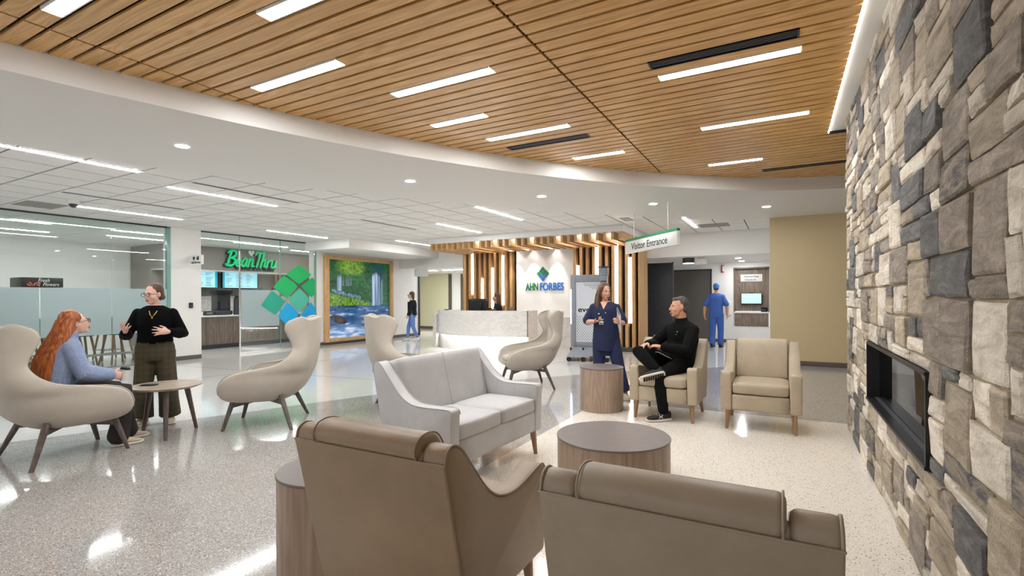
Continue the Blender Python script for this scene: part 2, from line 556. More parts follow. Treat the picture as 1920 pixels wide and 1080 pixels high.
# bulkhead above the mural and header over the left passage
struct(MB().box(-12.55, -10.72, 10.15, 14.3, 2.88, CEIL + 0.02).build('trim_1', M['white'], bevel=0.004), 'white box bulkhead hanging above the waterfall mural', 'bulkhead')
struct(MB().box(-12.9, -8.8, 14.3, 14.6, 2.54, CEIL + 0.02).build('trim_2', M['white']), 'white header above the passage left of reception', 'bulkhead')
wall('wall_back', [(-16.5, -13.66, 19, 19.2, 0, 2.6)], M['cream'], 'cream end wall of the passage left of reception')
wall('wall_back', [(-13.50, -8.6, 19, 19.2, 0, 2.6)], M['white'], 'pale end wall of the passage beside the dark frame')
skirting('baseboard_back', (-16.5, -13.66, 18.985, 19.0, 0, 0.12), 'dark baseboard at the end of the left passage')
struct(MB().box(-13.66, -13.50, 18.95, 19.2, 0, 2.55).box(-12.98, -12.86, 18.95, 19.0, 0, 2.55).build('door_1', M['doorgrey']), 'dark grey door frame at the end of the left passage', 'door frame')
struct(MB().box(-16.5, -8.6, 14.6, 19.2, 2.6, 2.65).build('ceiling', M['soffit']), 'low white ceiling of the passage left of reception', 'ceiling')
wall('wall_left', [(-16.7, -16.5, 15.4, 19.2, 0, 2.65), (-16.6, -12.85, 15.2, 15.40, 0, 2.65)], M['cream'], 'cream side wall of the left passage')
struct(MB().box(-12.60, -12.50, 15.40, 15.46, 0, 2.54).build('trim_3', M['charcoal']), 'dark blue grey edge strip at the passage corner', 'trim')

# right-hand side: tan wall, header and corridor
wr = wall('wall_back', [(-0.25, 3.2, 12.0, 12.3, 0, CEIL + 0.05)], M['beige'], 'tan painted wall beside the stone wall')
skirting('baseboard_back', (-0.25, 3.2, 11.988, 12.0, 0, 0.1), 'dark baseboard along the tan wall')
wall('wall_right', [(-0.25, -0.10, 12.3, 17.6, 0, CEIL)], M['white'], 'white side wall of the visitor corridor')
wall('wall_right', [(3.1, 3.3, -3, 12.3, 0, 3.6)], M['white'], 'white wall far behind the stone wall')
struct(MB().box(-3.3, -0.2, 13.85, 14.1, 2.52, CEIL + 0.02).build('trim_4', M['white']), 'white header above the visitor corridor', 'bulkhead')
struct(MB().box(-4.2, -0.2, 14.1, 17.6, 2.52, 2.57).build('ceiling', M['soffit']), 'low white ceiling of the visitor corridor', 'ceiling')
wb = wall('wall_back', [(-2.02, -1.38, 17.2, 17.4, 0, 2.52), (-0.38, -0.2, 17.2, 17.4, 0, 2.52), (-1.38, -0.38, 17.2, 17.4, 0, 0.52), (-1.38, -0.38, 17.2, 17.4, 2.36, 2.52),
                        (-4.2, -2.02, 17.2, 17.4, 2.34, 2.52), (-4.2, -3.26, 17.2, 17.4, 0, 2.34)], M['white'], 'white end wall of the visitor corridor')
skirting('baseboard_back', (-2.02, -0.25, 17.185, 17.2, 0, 0.1), 'dark baseboard under the check-in niche')
d1 = thing('door_2', 'wide dark grey door at the end of the visitor corridor', 'door', (-2.64, 17.2, 0)); d1['kind'] = 'structure'
MB().box(-0.60, 0.60, -0.01, 0.05, 0, 2.32).build('leaf', M['doorgrey'], d1)
MB().box(-0.62, -0.57, -0.03, 0.05, 0, 2.34).box(0.57, 0.62, -0.03, 0.05, 0, 2.34).box(-0.62, 0.62, -0.03, 0.05, 2.29, 2.34).build('frame', M['charcoal'], d1)
t = thing('charcoal_panel', 'tall charcoal grained door panel beside the oak slat wall', 'panel', (-3.25, 14.95, 0))
MB().box(-0.42, 0.42, -0.04, 0.04, 0, 2.44).build('panel', M['charcoal'], t, bevel=0.003)
MB().box(0.42, 0.45, -0.05, 0.05, 0, 2.46).build('edge_trim', M['dgrey'], t)
wall('wall_left', [(-4.2, -4.0, 13.9, 17.4, 0, 2.52)], M['white'], 'white left side wall of the visitor corridor')

# closing walls outside the picture
wall('wall_back', [(-19, -16.7, 15.2, 15.4, 0, 3.2)], M['white'], 'white rear wall of the coffee shop store')
wall('wall_left', [(-19, -18.25, -3, 15.4, 0, 3.2)], M['white'], 'white rear wall of the shop behind the glass')
# ================================================================== CEILINGS
fasc = [V((p.x, p.y)) for p in smooth_curve([(-5.45, -3.0), (-5.25, 0), (-4.99, 1.41), (-4.80, 2.17), (-4.48, 3.19), (-3.93, 4.50), (-3.17, 5.85), (-2.35, 6.95), (-1.52, 7.84), (-0.28, 8.84), (0.85, 9.30), (3.2, 9.80)], 8)]
outer = [V((p.x, p.y)) for p in smooth_curve([(-7.75, -3.0), (-7.55, 0), (-7.36, 1.8), (-7.18, 2.82), (-6.80, 4.06), (-6.27, 5.33), (-5.55, 6.60), (-4.94, 7.53), (-3.96, 8.92), (-3.03, 9.99), (-2.38, 10.66), (-1.48, 11.43), (-0.56, 12.0), (3.2, 12.2)], 8)]
def resample(c, n):
    L = [0]
    for a, b in zip(c, c[1:]): L.append(L[-1] + (b - a).length)
    out = []
    for i in range(n):
        t = L[-1] * i / (n - 1)
        k = max(j for j in range(len(L)) if L[j] <= t + 1e-9); k = min(k, len(c) - 2)
        out.append(c[k].lerp(c[k + 1], (t - L[k]) / (L[k + 1] - L[k])))
    return out
def strip(a, b, z0, z1):
    n = len(a); mb = MB(); vs = []
    for p, q in zip(a, b):
        vs += [(p.x, p.y, z0), (q.x, q.y, z0), (q.x, q.y, z1), (p.x, p.y, z1)]
    fs = []
    for i in range(n - 1):
        o = 4 * i
        for k in range(4):
            fs.append((o + k, o + (k + 1) % 4, o + 4 + (k + 1) % 4, o + 4 + k))
    fs += [(3, 2, 1, 0), tuple(4 * (n - 1) + k for k in range(4))]
    return mb.add(vs, fs)
fa, ou = resample(fasc, 90), resample(outer, 90)
fb = [p + (q - p).normalized() * 0.04 for p, q in zip(fa, ou)]
sf = strip(fb, ou, CEIL - 0.008, CEIL + 0.03).build('ceiling', M['soffit'])
for p in sf.data.polygons: p.use_smooth = False
struct(sf, 'smooth curved drywall soffit between wood ceiling and tile ceiling', 'ceiling')
struct(strip(fa, fb, CEIL - 0.008, WOODZ + 0.12).build('trim_5', M['soffit'], smooth=False), 'curved white fascia around the raised wood ceiling', 'fascia')
def fascia_x(y):
    """x of the fascia curve at a given y"""
    for a, b in zip(fasc, fasc[1:]):
        if a.y <= y <= b.y: return a.x + (b.x - a.x) * (y - a.y) / (b.y - a.y)
    return 3.2
# ---- wood slat ceiling
wc = MB().box(-6, 3.1, -3.0, 10.2, 3.50, 3.54).build('ceiling', M['blackback'])
struct(wc, 'raised oak slat ceiling over the seating area', 'ceiling')
PITCH, BW = 0.1405, 0.113
Y0 = 2.775            # one gap centre
lights = [(1.40, -4.21, -3.15), (2.13, -3.04, -1.98), (2.85, -4.15, -3.09), (3.56, -3.16, -2.10), (4.41, -3.36, -2.68), (5.11, -3.08, -2.05), (6.36, -2.49, -1.80), (4.38, -0.93, 0.13), (5.92, -0.80, 0.24), (7.58, -0.93, -0.24)]
wvents = [(4.06, -0.95, 0.11), (5.49, -3.03, -1.97), (8.27, -0.27, 0.80)]
def row_of(y): return round((y - Y0) / PITCH - 0.5)
cuts = {}
for (y, a, b) in lights + wvents: cuts.setdefault(row_of(y), []).append((a, b))
seams = [-4.47, -1.62, 1.23]
rng = random.Random(5)
near, rest = [], MB()
for r in range(-38, 54):
    yc = Y0 + (r + 0.5) * PITCH
    if yc > 9.75: break
    y0, y1 = yc - BW / 2, yc + BW / 2
    xl = min(fascia_x(y0), fascia_x(y1)) - 0.2
    xr = 0.458 if yc < 6.80 else 3.0
    br = sorted([xl] + [s for s in seams if xl < s < xr] + [xr])
    segs = [(a + (0.011 if a != xl else 0), b - (0.011 if b != xr else 0)) for a, b in zip(br, br[1:])]
    for (ca, cb) in cuts.get(r, []):
        ns = []
        for a, b in segs:
            if cb <= a or ca >= b: ns.append((a, b)); continue
            if ca - a > 0.05: ns.append((a, ca))
            if b - cb > 0.05: ns.append((cb, b))
        segs = ns
    for a, b in segs:
        if b - a < 0.05: continue
        if yc > 0.9: near.append((a, b, y0, y1))
        else: rest.box(a, b, y0, y1, WOODZ, WOODZ + 0.05)
for (a, b, y0, y1) in near:
    MB().box(a, b, y0, y1, WOODZ, WOODZ + 0.02).build("slat", M["oak_ceiling"], wc)
o = rest.build('slat', M['oak_ceiling'], wc); o['kind'] = 'stuff'
print('slats', len(near))
for i, (y, a, b) in enumerate(lights):
    yc = Y0 + (row_of(y) + 0.5) * PITCH
    where = ['nearest the upper left corner', 'second along the far left top edge', 'above the curved fascia on the left', 'third row left of the seam',
             'short one left of the seam', 'beside the slim vent left of the seam', 'short one closest to the reception side', 'nearest the stone wall below the big vent',
             'middle one of the three right of the seam', 'farthest short one right of the seam'][i]
    t = thing('linear_light', 'bright linear light in the oak ceiling, ' + where, 'light', (0, 0, 0), 0, 'linear lights in the oak ceiling')
    MB().box(a + 0.004, b - 0.004, yc - BW / 2 - 0.006, yc + BW / 2 + 0.006, WOODZ + 0.010, WOODZ + 0.07).box(a + 0.004, b - 0.004, yc - BW / 2 - 0.002, yc - BW / 2 + 0.007, WOODZ, WOODZ + 0.010).box(a + 0.004, b - 0.004, yc + BW / 2 - 0.007, yc + BW / 2 + 0.002, WOODZ, WOODZ + 0.010).build('housing', M['sign_white'], t)
    MB().box(a + 0.01, b - 0.01, yc - BW / 2 + 0.008, yc + BW / 2 - 0.008, WOODZ + 0.004, WOODZ + 0.010).build('lens', M['lamp'], t)
for i, (y, a, b) in enumerate(wvents):
    yc = Y0 + (row_of(y) + 0.5) * PITCH
    t = thing('air_vent', 'black slotted air vent in the oak ceiling, ' + ['largest one beside the stone wall', 'slim one left of the seam', 'far one near the curved fascia'][i], 'vent', (0, 0, 0), 0, 'slot vents in the oak ceiling')
    MB().box(a, b, yc - 0.068, yc + 0.068, WOODZ + 0.02, WOODZ + 0.05).build('plenum', M['blackback'], t)
    fr = MB()
    fr.box(a, b, yc - 0.068, yc - 0.056, WOODZ - 0.006, WOODZ + 0.02).box(a, b, yc + 0.056, yc + 0.068, WOODZ - 0.006, WOODZ + 0.02)
    fr.box(a, a + 0.014, yc - 0.056, yc + 0.056, WOODZ - 0.006, WOODZ + 0.02).box(b - 0.014, b, yc - 0.056, yc + 0.056, WOODZ - 0.006, WOODZ + 0.02)
    fr.build('frame', M['black'], t)
    for k in range(3):
        yy = yc - 0.028 + k * 0.028
        MB().box(a + 0.014, b - 0.014, yy - 0.007, yy + 0.007, WOODZ - 0.002, WOODZ + 0.018).build('blade', M['dgrey'], t)
# ---- light cove along the stone wall
cv = thing('cove_light', 'white ceiling cove with a glowing edge along the stone wall', 'light', (0.55, 2.0, WOODZ))
MB().box(-0.078, 0.15, -5.0, 4.80, 0.020, 0.07).build('cove_plate', M['white'], cv)
MB().box(-0.092, -0.0785, -5.0, 4.80, -0.002, 0.05).build('strip', M['lamp_cove'], cv)
MB().box(-0.095, 0.15, 4.80, 4.815, -0.012, 0.07).build('end_plate', M['black'], cv)

# ---- tile ceiling
GXL = [-7.46 + 0.61 * k for k in range(-18, 14)]
GYL = [3.445 + 0.61 * k for k in range(-10, 20)]
ap_ = [(p.x + 0.06, p.y - 0.04) for p in outer if p.x < -0.3]
act = MB().prism(ap_ + [(-0.2, 12.05), (-0.2, 15.3), (-18.3, 15.3), (-18.3, -3.0)], CEIL + 0.010, CEIL + 0.04).build('ceiling', M['tbar'])
struct(act, 'white tiled suspended ceiling of the lobby', 'ceiling')
def inside_outer(x, y):
    """True where the drywall soffit or the wood ceiling covers the tile grid"""
    for a, b in zip(outer, outer[1:]):
        if a.y <= y <= b.y:
            return x > a.x + (b.x - a.x) * (y - a.y) / (b.y - a.y)
    return False
act_lights = [(-7.46, 1.62, 3.445), (-8.07, 4.10, 5.93), (-11.12, 4.10, 5.93), (-11.12, 7.90, 9.73), (-6.85, 9.10, 10.93), (-4.96, 7.76, 9.59), (-9.88, 11.15, 12.98), (-1.84, 10.95, 12.75)]
act_vents = [(-7.46, 4.10, 5.93), (-7.90, 7.80, 9.63), (-9.86, 3.47, 5.30)]
tile_me = bpy.data.meshes.new('tile')
mb = MB().box(-0.292, 0.292, -0.292, 0.292, CEIL - 0.001, CEIL + 0.012)
tile_me.from_pydata(mb.v, [], mb.f); tile_me.materials.append(M['tile'])
nt_ = 0
shop = MB()
for x in GXL[:-1]:
    for y in GYL[:-1]:
        cx, cy = x + 0.305, y + 0.305
        if cx > -0.3 or cy > 14.2 or cx < -18.2: continue
        if all(inside_outer(cx + dx, cy + dy) for dx in (-0.3, 0.3) for dy in (-0.3, 0.3)): continue
        if cy < -2.6: continue
        if cx > GX + 0.25 and cy > 1.7 and nt_ < 300:
            o = link('tile', tile_me, None, act); o.location = (cx, cy, 0); nt_ += 1
        else:
            shop.box(cx - 0.298, cx + 0.298, cy - 0.298, cy + 0.298, CEIL - 0.001, CEIL + 0.012)
o = shop.build('tile', M['tile'], act); o['kind'] = 'stuff'
print('tiles', nt_)
wh = ['long one at the left picture edge', 'beside the slot vent left of the column', 'next to the dome camera', 'in front of the coffee shop glass', 'farther of the pair by the reception canopy',
      'nearer of the pair by the reception canopy', 'meeting the left end of the canopy', 'above the visitor entrance sign']
for i, (x, a, b) in enumerate(act_lights):
    t = thing('linear_light', 'slim linear light in the tile ceiling, ' + wh[i], 'light', (x, (a + b) / 2, CEIL), 0, 'linear lights in the tile ceiling')
    h = (b - a) / 2
    MB().box(-0.045, 0.045, -h, h, -0.004, 0.012).build('housing', M['sign_white'], t)
    MB().box(-0.027, 0.027, -h + 0.01, h - 0.01, -0.010, -0.003).build('lens', M['lamp_act'], t)
for i, (x, a, b) in enumerate(act_vents):
    t = thing('slot_diffuser', 'grey linear slot diffuser in the tile ceiling, ' + ['alongside the light left of the column', 'in front of the waterfall mural', 'behind the dome camera'][i], 'vent', (x, (a + b) / 2, CEIL), 0, 'slot diffusers')
    h = (b - a) / 2
    MB().box(-0.05, 0.05, -h, h, -0.003, 0.01).build('frame', M['soffit'], t)
    for k in (-0.022, 0.022):
        MB().box(k - 0.012, k + 0.012, -h + 0.02, h - 0.02, -0.006, -0.001).build('slot', M['dgrey'], t)
t = thing('air_register', 'square white register with dark louvres near the visitor entrance sign', 'vent', (-2.95, 10.5, CEIL))
MB().box(-0.16, 0.16, -0.5, 0.5, -0.004, 0.01).build('frame', M['sign_white'], t)
for k in range(5):
    MB().box(-0.11 + k * 0.045, -0.085 + k * 0.045, -0.1, 0.42, -0.008, 0.0).build('louvre', M['dgrey'], t)
struct(MB().box(-1.75, -1.1, 12.3, 12.9, CEIL - 0.006, CEIL).build('trim_6', M['greige']), 'grey return air panel in the tile ceiling above the visitor corridor', 'panel')
struct(MB().box(-11.9, -11.2, 3.5, 4.06, CEIL - 0.006, CEIL).build('trim_7', M['greige']), 'grey return air panel in the tile ceiling by the dome camera', 'panel')
for i, (x, y) in enumerate([(-5.77, 3.08), (-4.68, 5.58), (-3.51, 7.50), (-2.05, 9.10), (-0.27, 10.45)]):
    t = thing('downlight', 'round recessed downlight in the curved soffit, ' + ['nearest and leftmost', 'second from the left', 'third from the left, over the reception view', 'fourth from the left', 'rightmost, near the tan wall'][i], 'light', (x, y, CEIL - 0.008), 0, 'downlights in the curved soffit')
    r = MB(); n = 28
    vs = []
    for k in range(n):
        c_, s_ = math.cos(2 * math.pi * k / n), math.sin(2 * math.pi * k / n)
        vs += [(0.085 * c_, 0.085 * s_, -0.001), (0.085 * c_, 0.085 * s_, -0.006), (0.068 * c_, 0.068 * s_, -0.006), (0.068 * c_, 0.068 * s_, -0.001)]
    fs = [(4 * k + j, 4 * k + (j + 1) % 4, 4 * ((k + 1) % n) + (j + 1) % 4, 4 * ((k + 1) % n) + j) for k in range(n) for j in range(4)]
    r.add(vs, fs).build('ring', M['sign_white'], t)
    MB().cyl((0, 0), 0.067, -0.004, -0.001, 28).build('lens', M['lamp_spot'], t)
# dome camera
t = thing('dome_camera', 'small white dome security camera under the tile ceiling', 'camera', (-10.52, 3.87, CEIL))
MB().cyl((0, 0), 0.095, -0.07, 0, 24, 0.085).build('housing', M['sign_white'], t, smooth=False)
MB().ell((0, 0, -0.07), (0.062, 0.062, 0.062)).build('dome', M['dgrey'], t, smooth=True)
# ================================================================== STONE WALL
SX = 0.63
def stone_mat(name, cols, mott, bumpy):
    m, nt, b = nmat(name)
    N, L = nt.nodes, nt.links
    geo = N.new('ShaderNodeNewGeometry'); oi = N.new('ShaderNodeObjectInfo')
    mul = N.new('ShaderNodeMath'); mul.operation = 'MULTIPLY'; mul.inputs[1].default_value = 53.0
    L.new(oi.outputs['Random'], mul.inputs[0])
    add = N.new('ShaderNodeVectorMath'); add.operation = 'ADD'
    L.new(geo.outputs['Position'], add.inputs[0]); L.new(mul.outputs[0], add.inputs[1])
    mp = N.new('ShaderNodeMapping'); mp.inputs['Scale'].default_value = (6, 4, 16); mp.inputs['Rotation'].default_value = (0.15, 0, 0)
    L.new(add.outputs[0], mp.inputs['Vector'])
    n = N.new('ShaderNodeTexNoise'); n.inputs['Scale'].default_value = 1.0; n.inputs['Detail'].default_value = 9
    n.inputs['Roughness'].default_value = mott; n.inputs['Distortion'].default_value = 0.8
    L.new(mp.outputs[0], n.inputs['Vector'])
    r = N.new('ShaderNodeValToRGB'); e = r.color_ramp.elements
    e[0].position = 0.28; e[0].color = rgb(srgb(cols[0])); e[1].position = 0.74; e[1].color = rgb(srgb(cols[-1]))
    for i, c in enumerate(cols[1:-1]):
        x = e.new(0.28 + 0.46 * (i + 1) / (len(cols) - 1)); x.color = rgb(srgb(c))
    L.new(n.outputs['Fac'], r.inputs['Fac'])
    hs = N.new('ShaderNodeHueSaturation'); rv = N.new('ShaderNodeMapRange')
    rv.inputs['To Min'].default_value = 1.05; rv.inputs['To Max'].default_value = 1.5
    L.new(oi.outputs['Random'], rv.inputs['Value']); L.new(rv.outputs[0], hs.inputs['Value'])
    L.new(r.outputs['Color'], hs.inputs['Color']); L.new(hs.outputs['Color'], b.inputs['Base Color'])
    n2 = N.new('ShaderNodeTexNoise'); n2.inputs['Scale'].default_value = 26; n2.inputs['Detail'].default_value = 8; n2.inputs['Roughness'].default_value = 0.65
    L.new(add.outputs[0], n2.inputs['Vector'])
    n3 = N.new('ShaderNodeTexNoise'); n3.inputs['Scale'].default_value = 85; n3.inputs['Detail'].default_value = 6; L.new(add.outputs[0], n3.inputs['Vector'])
    bp = N.new('ShaderNodeBump'); bp.inputs['Strength'].default_value = bumpy; bp.inputs['Distance'].default_value = 0.03
    ad = N.new('ShaderNodeMath'); ad.operation = 'ADD'; L.new(n2.outputs['Fac'], ad.inputs[0]); L.new(n.outputs['Fac'], ad.inputs[1]); ad2 = N.new('ShaderNodeMath'); ad2.operation = 'MULTIPLY_ADD'; ad2.inputs[1].default_value = 0.45; L.new(n3.outputs['Fac'], ad2.inputs[0]); L.new(ad.outputs[0], ad2.inputs[2]); L.new(ad2.outputs[0], bp.inputs['Height']); L.new(bp.outputs['Normal'], b.inputs['Normal'])
    b.inputs['Roughness'].default_value = 0.8
    b.inputs['Specular IOR Level'].default_value = 0.25
    return m
SM = [stone_mat('stone_cream', ['#A79C8C', '#D0C7B8', '#E6DFD4'], 0.6, 0.75),
      stone_mat('stone_tan', ['#85796A', '#AA9E8B', '#C9BDAA'], 0.65, 0.8),
      stone_mat('stone_taupe', ['#6B635A', '#948A7F', '#B8AEA0'], 0.7, 0.8),
      stone_mat('stone_slate', ['#464646', '#6C6B6A', '#989590'], 0.75, 0.7),
      stone_mat('stone_mottled', ['#34353A', '#5A5A5E', '#9C8F7C', '#B8AB94'], 0.8, 0.6)]
M['mortar'] = plain('mortar', '#A2937A', 0.9, vary=0.12, scale=30, bump=0.4, bscale=60)
FY0, FY1, FZ0, FZ1 = 3.07, 5.02, 0.595, 1.07          # fireplace opening
SY1 = 6.56
sw = MB()
sw.box(SX + 0.0, 1.35, -3.0, FY0, 0, 3.48).box(SX, 1.35, FY1, SY1, 0, 3.48).box(SX, 1.35, FY0, FY1, 0, FZ0).box(SX, 1.35, FY0, FY1, FZ1, 3.48)
sw.box(1.25, 1.35, FY0, FY1, FZ0, FZ1)
so = struct(sw.build('wall_right', M['mortar']), 'rough stacked stone wall with a long fireplace opening', 'wall')
rs_ = random.Random(11)
# cells of an irregular ashlar grid, cut at the fireplace opening
zl = [0.0]
while zl[-1] < 3.30: zl.append(zl[-1] + rs_.uniform(0.075, 0.115))
def snap(l, v):
    k = min(range(len(l)), key=lambda i: abs(l[i] - v)); l[k] = v; return k
kz0, kz1 = snap(zl, FZ0), snap(zl, FZ1)
zl[-1] = 3.38
yl = [-0.6]
while yl[-1] < SY1 - 0.06: yl.append(yl[-1] + rs_.uniform(0.14, 0.21))
ky0, ky1 = snap(yl, FY0), snap(yl, FY1)
yl[-1] = SY1
ny, nz = len(yl) - 1, len(zl) - 1
occ = [[ky0 <= i < ky1 and kz0 <= j < kz1 for j in range(nz)] for i in range(ny)]
jit = {}
def corner(i, j):
    if (i, j) not in jit:
        fy = 0 if (i in (0, ny) or ((i in (ky0, ky1)) and kz0 <= j <= kz1)) else rs_.uniform(-0.009, 0.009)
        fz = 0 if (j in (0, nz) or ((j in (kz0, kz1)) and ky0 <= i <= ky1)) else rs_.uniform(-0.006, 0.006)
        jit[(i, j)] = (yl[i] + fy, zl[j] + fz)
    return jit[(i, j)]
stones = []
order = [(i, j) for j in range(nz) for i in range(ny)]
for (i, j) in order:
    if occ[i][j]: continue
    for _ in range(30):
        wq = rs_.choice([1, 2, 2, 2, 3]); hq = rs_.choice([1, 1, 1, 2, 2, 3])
        if hq == 3 and wq > 2: wq = 2
        if wq == 1: hq = 1 if rs_.random() < 0.8 else 2
        if _ > 18: wq, hq = rs_.choice([1, 2]), 1
        if i + wq <= ny and j + hq <= nz and not any(occ[i + a][j + b] for a in range(wq) for b in range(hq)):
            break
    else:
        wq = hq = 1
    for a in range(wq):
        for b in range(hq): occ[i + a][j + b] = True
    stones.append((i, j, wq, hq))
def stone_mesh(mb, i, j, wq, hq):
    A, B, C, D = corner(i, j), corner(i + wq, j), corner(i + wq, j + hq), corner(i, j + hq)
    g = 0.0072
    cy = (A[0] + B[0] + C[0] + D[0]) / 4; cz = (A[1] + B[1] + C[1] + D[1]) / 4
    def sh(P): return (P[0] + math.copysign(g, cy - P[0]), P[1] + math.copysign(g, cz - P[1]))
    A, B, C, D = map(sh, (A, B, C, D))
    dep = rs_.uniform(0.012, 0.030)
    wdt = B[0] - A[0]; hgt = D[1] - A[1]
    eu = min(0.3, 0.012 / max(wdt, 0.02)); ev = min(0.3, 0.012 / max(hgt, 0.02))
    us = [0, eu, 0.5 + rs_.uniform(-.12, .12), 1 - eu, 1]; vs_ = [0, ev, 0.5 + rs_.uniform(-.12, .12), 1 - ev, 1]
    tilt_y, tilt_z = rs_.uniform(-0.010, 0.010), rs_.uniform(-0.008, 0.008)
    vs, fs = [], []
    for v in vs_:
        for u in us:
            edge = u in (0, 1) or v in (0, 1)
            y = (A[0] * (1 - u) + B[0] * u) * (1 - v) + (D[0] * (1 - u) + C[0] * u) * v
            z = (A[1] * (1 - u) + B[1] * u) * (1 - v) + (D[1] * (1 - u) + C[1] * u) * v
            d = dep - (rs_.uniform(0.003, 0.010) if edge else rs_.uniform(-0.004, 0.003)) + tilt_y * (u - .5) + tilt_z * (v - .5)
            if edge:
                y += rs_.uniform(-0.004, 0.004); z += rs_.uniform(-0.004, 0.004)
            vs.append((SX - max(0.004, d), y, z))
    for r in range(4):
        for c in range(4):
            k = r * 5 + c
            fs.append((k, k + 5, k + 6, k + 1))
    loop = [0, 1, 2, 3, 4, 9, 14, 19, 24, 23, 22, 21, 20, 15, 10, 5]
    o = len(vs)
    for k in loop: vs.append((SX + 0.004, vs[k][1], vs[k][2]))
    for a in range(16):
        b = (a + 1) % 16
        fs.append((loop[a], loop[b], o + b, o + a))
    mb.add(vs, fs)
def stone_kind(wq, hq):
    big = wq >= 2 and hq >= 2
    return rs_.choices([0, 1, 2, 3, 4], [2.6, 2.6, 2.2, 2.2, 0.8] if big else [4.6, 3.0, 2.0, 0.9, 0.2])[0]
vis = [s for s in stones if yl[s[0] + s[2]] > 1.75]
hid = [s for s in stones if yl[s[0] + s[2]] <= 1.75]
vis.sort(key=lambda s: -(s[2] * s[3]) / max(1.0, yl[s[0]]) ** 1.5)
print('stones', len(vis), len(hid))
for s in vis[:300]:
    mb = MB(); stone_mesh(mb, *s)
    mb.build('stone', SM[stone_kind(s[2], s[3])], so)
groups = {}
for s in vis[300:] + hid:
    k = stone_kind(s[2], s[3]); stone_mesh(groups.setdefault(k, MB()), *s)
for k, mb in groups.items():
    o = mb.build('stone', SM[k], so); o['kind'] = 'stuff'
# end face of the wall
mb = MB()
z = 0
while z < 3.3:
    h_ = rs_.uniform(0.1, 0.26); x = SX - 0.02
    while x < 1.33:
        w_ = min(1.35 - x, rs_.uniform(0.15, 0.35)); d_ = rs_.uniform(0.01, 0.03)
        mb.box(x + 0.005, x + w_ - 0.005, SY1 - 0.002, SY1 + d_, z + 0.005, z + h_ - 0.005); x += w_
    z += h_
o = mb.build('stone', SM[1], so); o['kind'] = 'stuff'
# ---- fireplace
fp = thing('fireplace', 'long black linear fireplace with a glass pane set in the stone wall', 'fireplace', (SX, (FY0 + FY1) / 2, FZ0))
hl = (FY1 - FY0) / 2; fh = FZ1 - FZ0
M['firedark'] = plain('firebox_lining', '#141313', 0.6)
lin = MB().box(0.60, 0.61, -hl, hl, 0, fh).box(0.10, 0.60, -hl, hl, 0.0, 0.012).box(0.10, 0.60, -hl, hl, fh - 0.012, fh).box(0.1, 0.6, -hl, -hl + 0.012, 0.012, fh - 0.012).box(0.1, 0.6, hl - 0.012, hl, 0.012, fh - 0.012)
lin.build('firebox', M['firedark'], fp)
MB().box(-0.03, 0.10, hl - 0.02, hl - 0.001, 0.0, fh).box(-0.03, 0.10, -hl + 0.001, -hl + 0.02, 0, fh).box(-0.03, 0.10, -hl, hl, fh - 0.02, fh).build('frame', M['black'], fp)
MB().box(-0.035, 0.019, -hl, hl, 0.0, 0.02).build('sill', M['black'], fp)
MB().box(0.020, 0.052, -hl, hl, 0.0, 0.024).build('burner_rail', M['dgrey'], fp)
gp = glass('fireplace_glass', (0.10, 0.10, 0.105), 0.0, 2.1)
MB().box(0.054, 0.062, -hl + 0.02, hl - 0.02, 0.0, fh - 0.02).build('pane', gp, fp)
# ================================================================== RECEPTION
RY = 13.15           # dark backing behind the slats
rw = MB().box(-8.78, -6.93, RY, 13.9, 0.12, CEIL).box(-5.13, -3.32, RY, 13.9, 0.12, CEIL).build('wall_back', M['blackback'])
struct(rw, 'reception back wall of upright oak slats on black', 'wall')
MB().box(-3.32, -3.29, 12.98, 13.9, 0.12, CEIL).build('return_panel', M['oak_wall'], rw)
MB().box(-8.80, -8.78, 12.98, 13.9, 0.12, CEIL).build('return_panel', M['oak_wall'], rw)
MB().box(-8.78, -3.30, 13.05, 13.9, 0.0, 0.12).build('plinth', M['base'], rw)
SP = 0.1815
def slat_bank(x0, n, bank, lights_):
    xs = [x0 + SP * (k + 0.3) for k in range(n)]
    for x in xs:
        MB().box(x - 0.042, x + 0.042, 12.98, RY, 0.12, 3.0).build('slat', M['oak_wall'], rw)
    for (k, za, zb, lab) in lights_:
        xm = (xs[k] + xs[k + 1]) / 2
        t = thing('wall_light', lab, 'light', (xm, RY, (za + zb) / 2), 0, 'vertical lights between the oak slats')
        h = (zb - za) / 2
        MB().box(-0.034, 0.034, -0.06, -0.002, -h, h).build('lens', M['lamp_wall'], t)
        MB().box(-0.036, 0.036, -0.05, -0.002, h, h + 0.03).box(-0.036, 0.036, -0.05, -0.002, -h - 0.03, -h).build('end_cap', M['black'], t)
# white panel, wainscot
MB().box(-6.93, -5.13, 13.03, 13.9, 0.89, CEIL).build('white_panel', M['white'], rw)
MB().box(-6.93, -5.13, 13.02, 13.9, 0.0, 0.885).build('wainscot', M['marble2'], rw)
slat_bank(-8.78, 10, 'left', [(1, 1.56, 2.86, 'leftmost upright light strip among the oak slats left of the logo'), (3, 1.0, 2.04, 'short low upright light strip behind the monitor'),
                            (5, 1.0, 2.36, 'upright light strip behind the seated receptionist'), (7, 1.23, 2.72, 'upright light strip nearest the white logo panel, left side')])
slat_bank(-5.13, 10, 'right', [(0, 1.2, 2.33, 'upright light strip above the scanner beside the logo panel'), (3, 1.2, 2.83, 'upright light strip above the scanner tower'),
                             (6, 1.20, 2.86, 'tall upright light strip right of the nurse'), (8, 0.76, 2.5, 'rightmost upright light strip under the visitor entrance sign')])
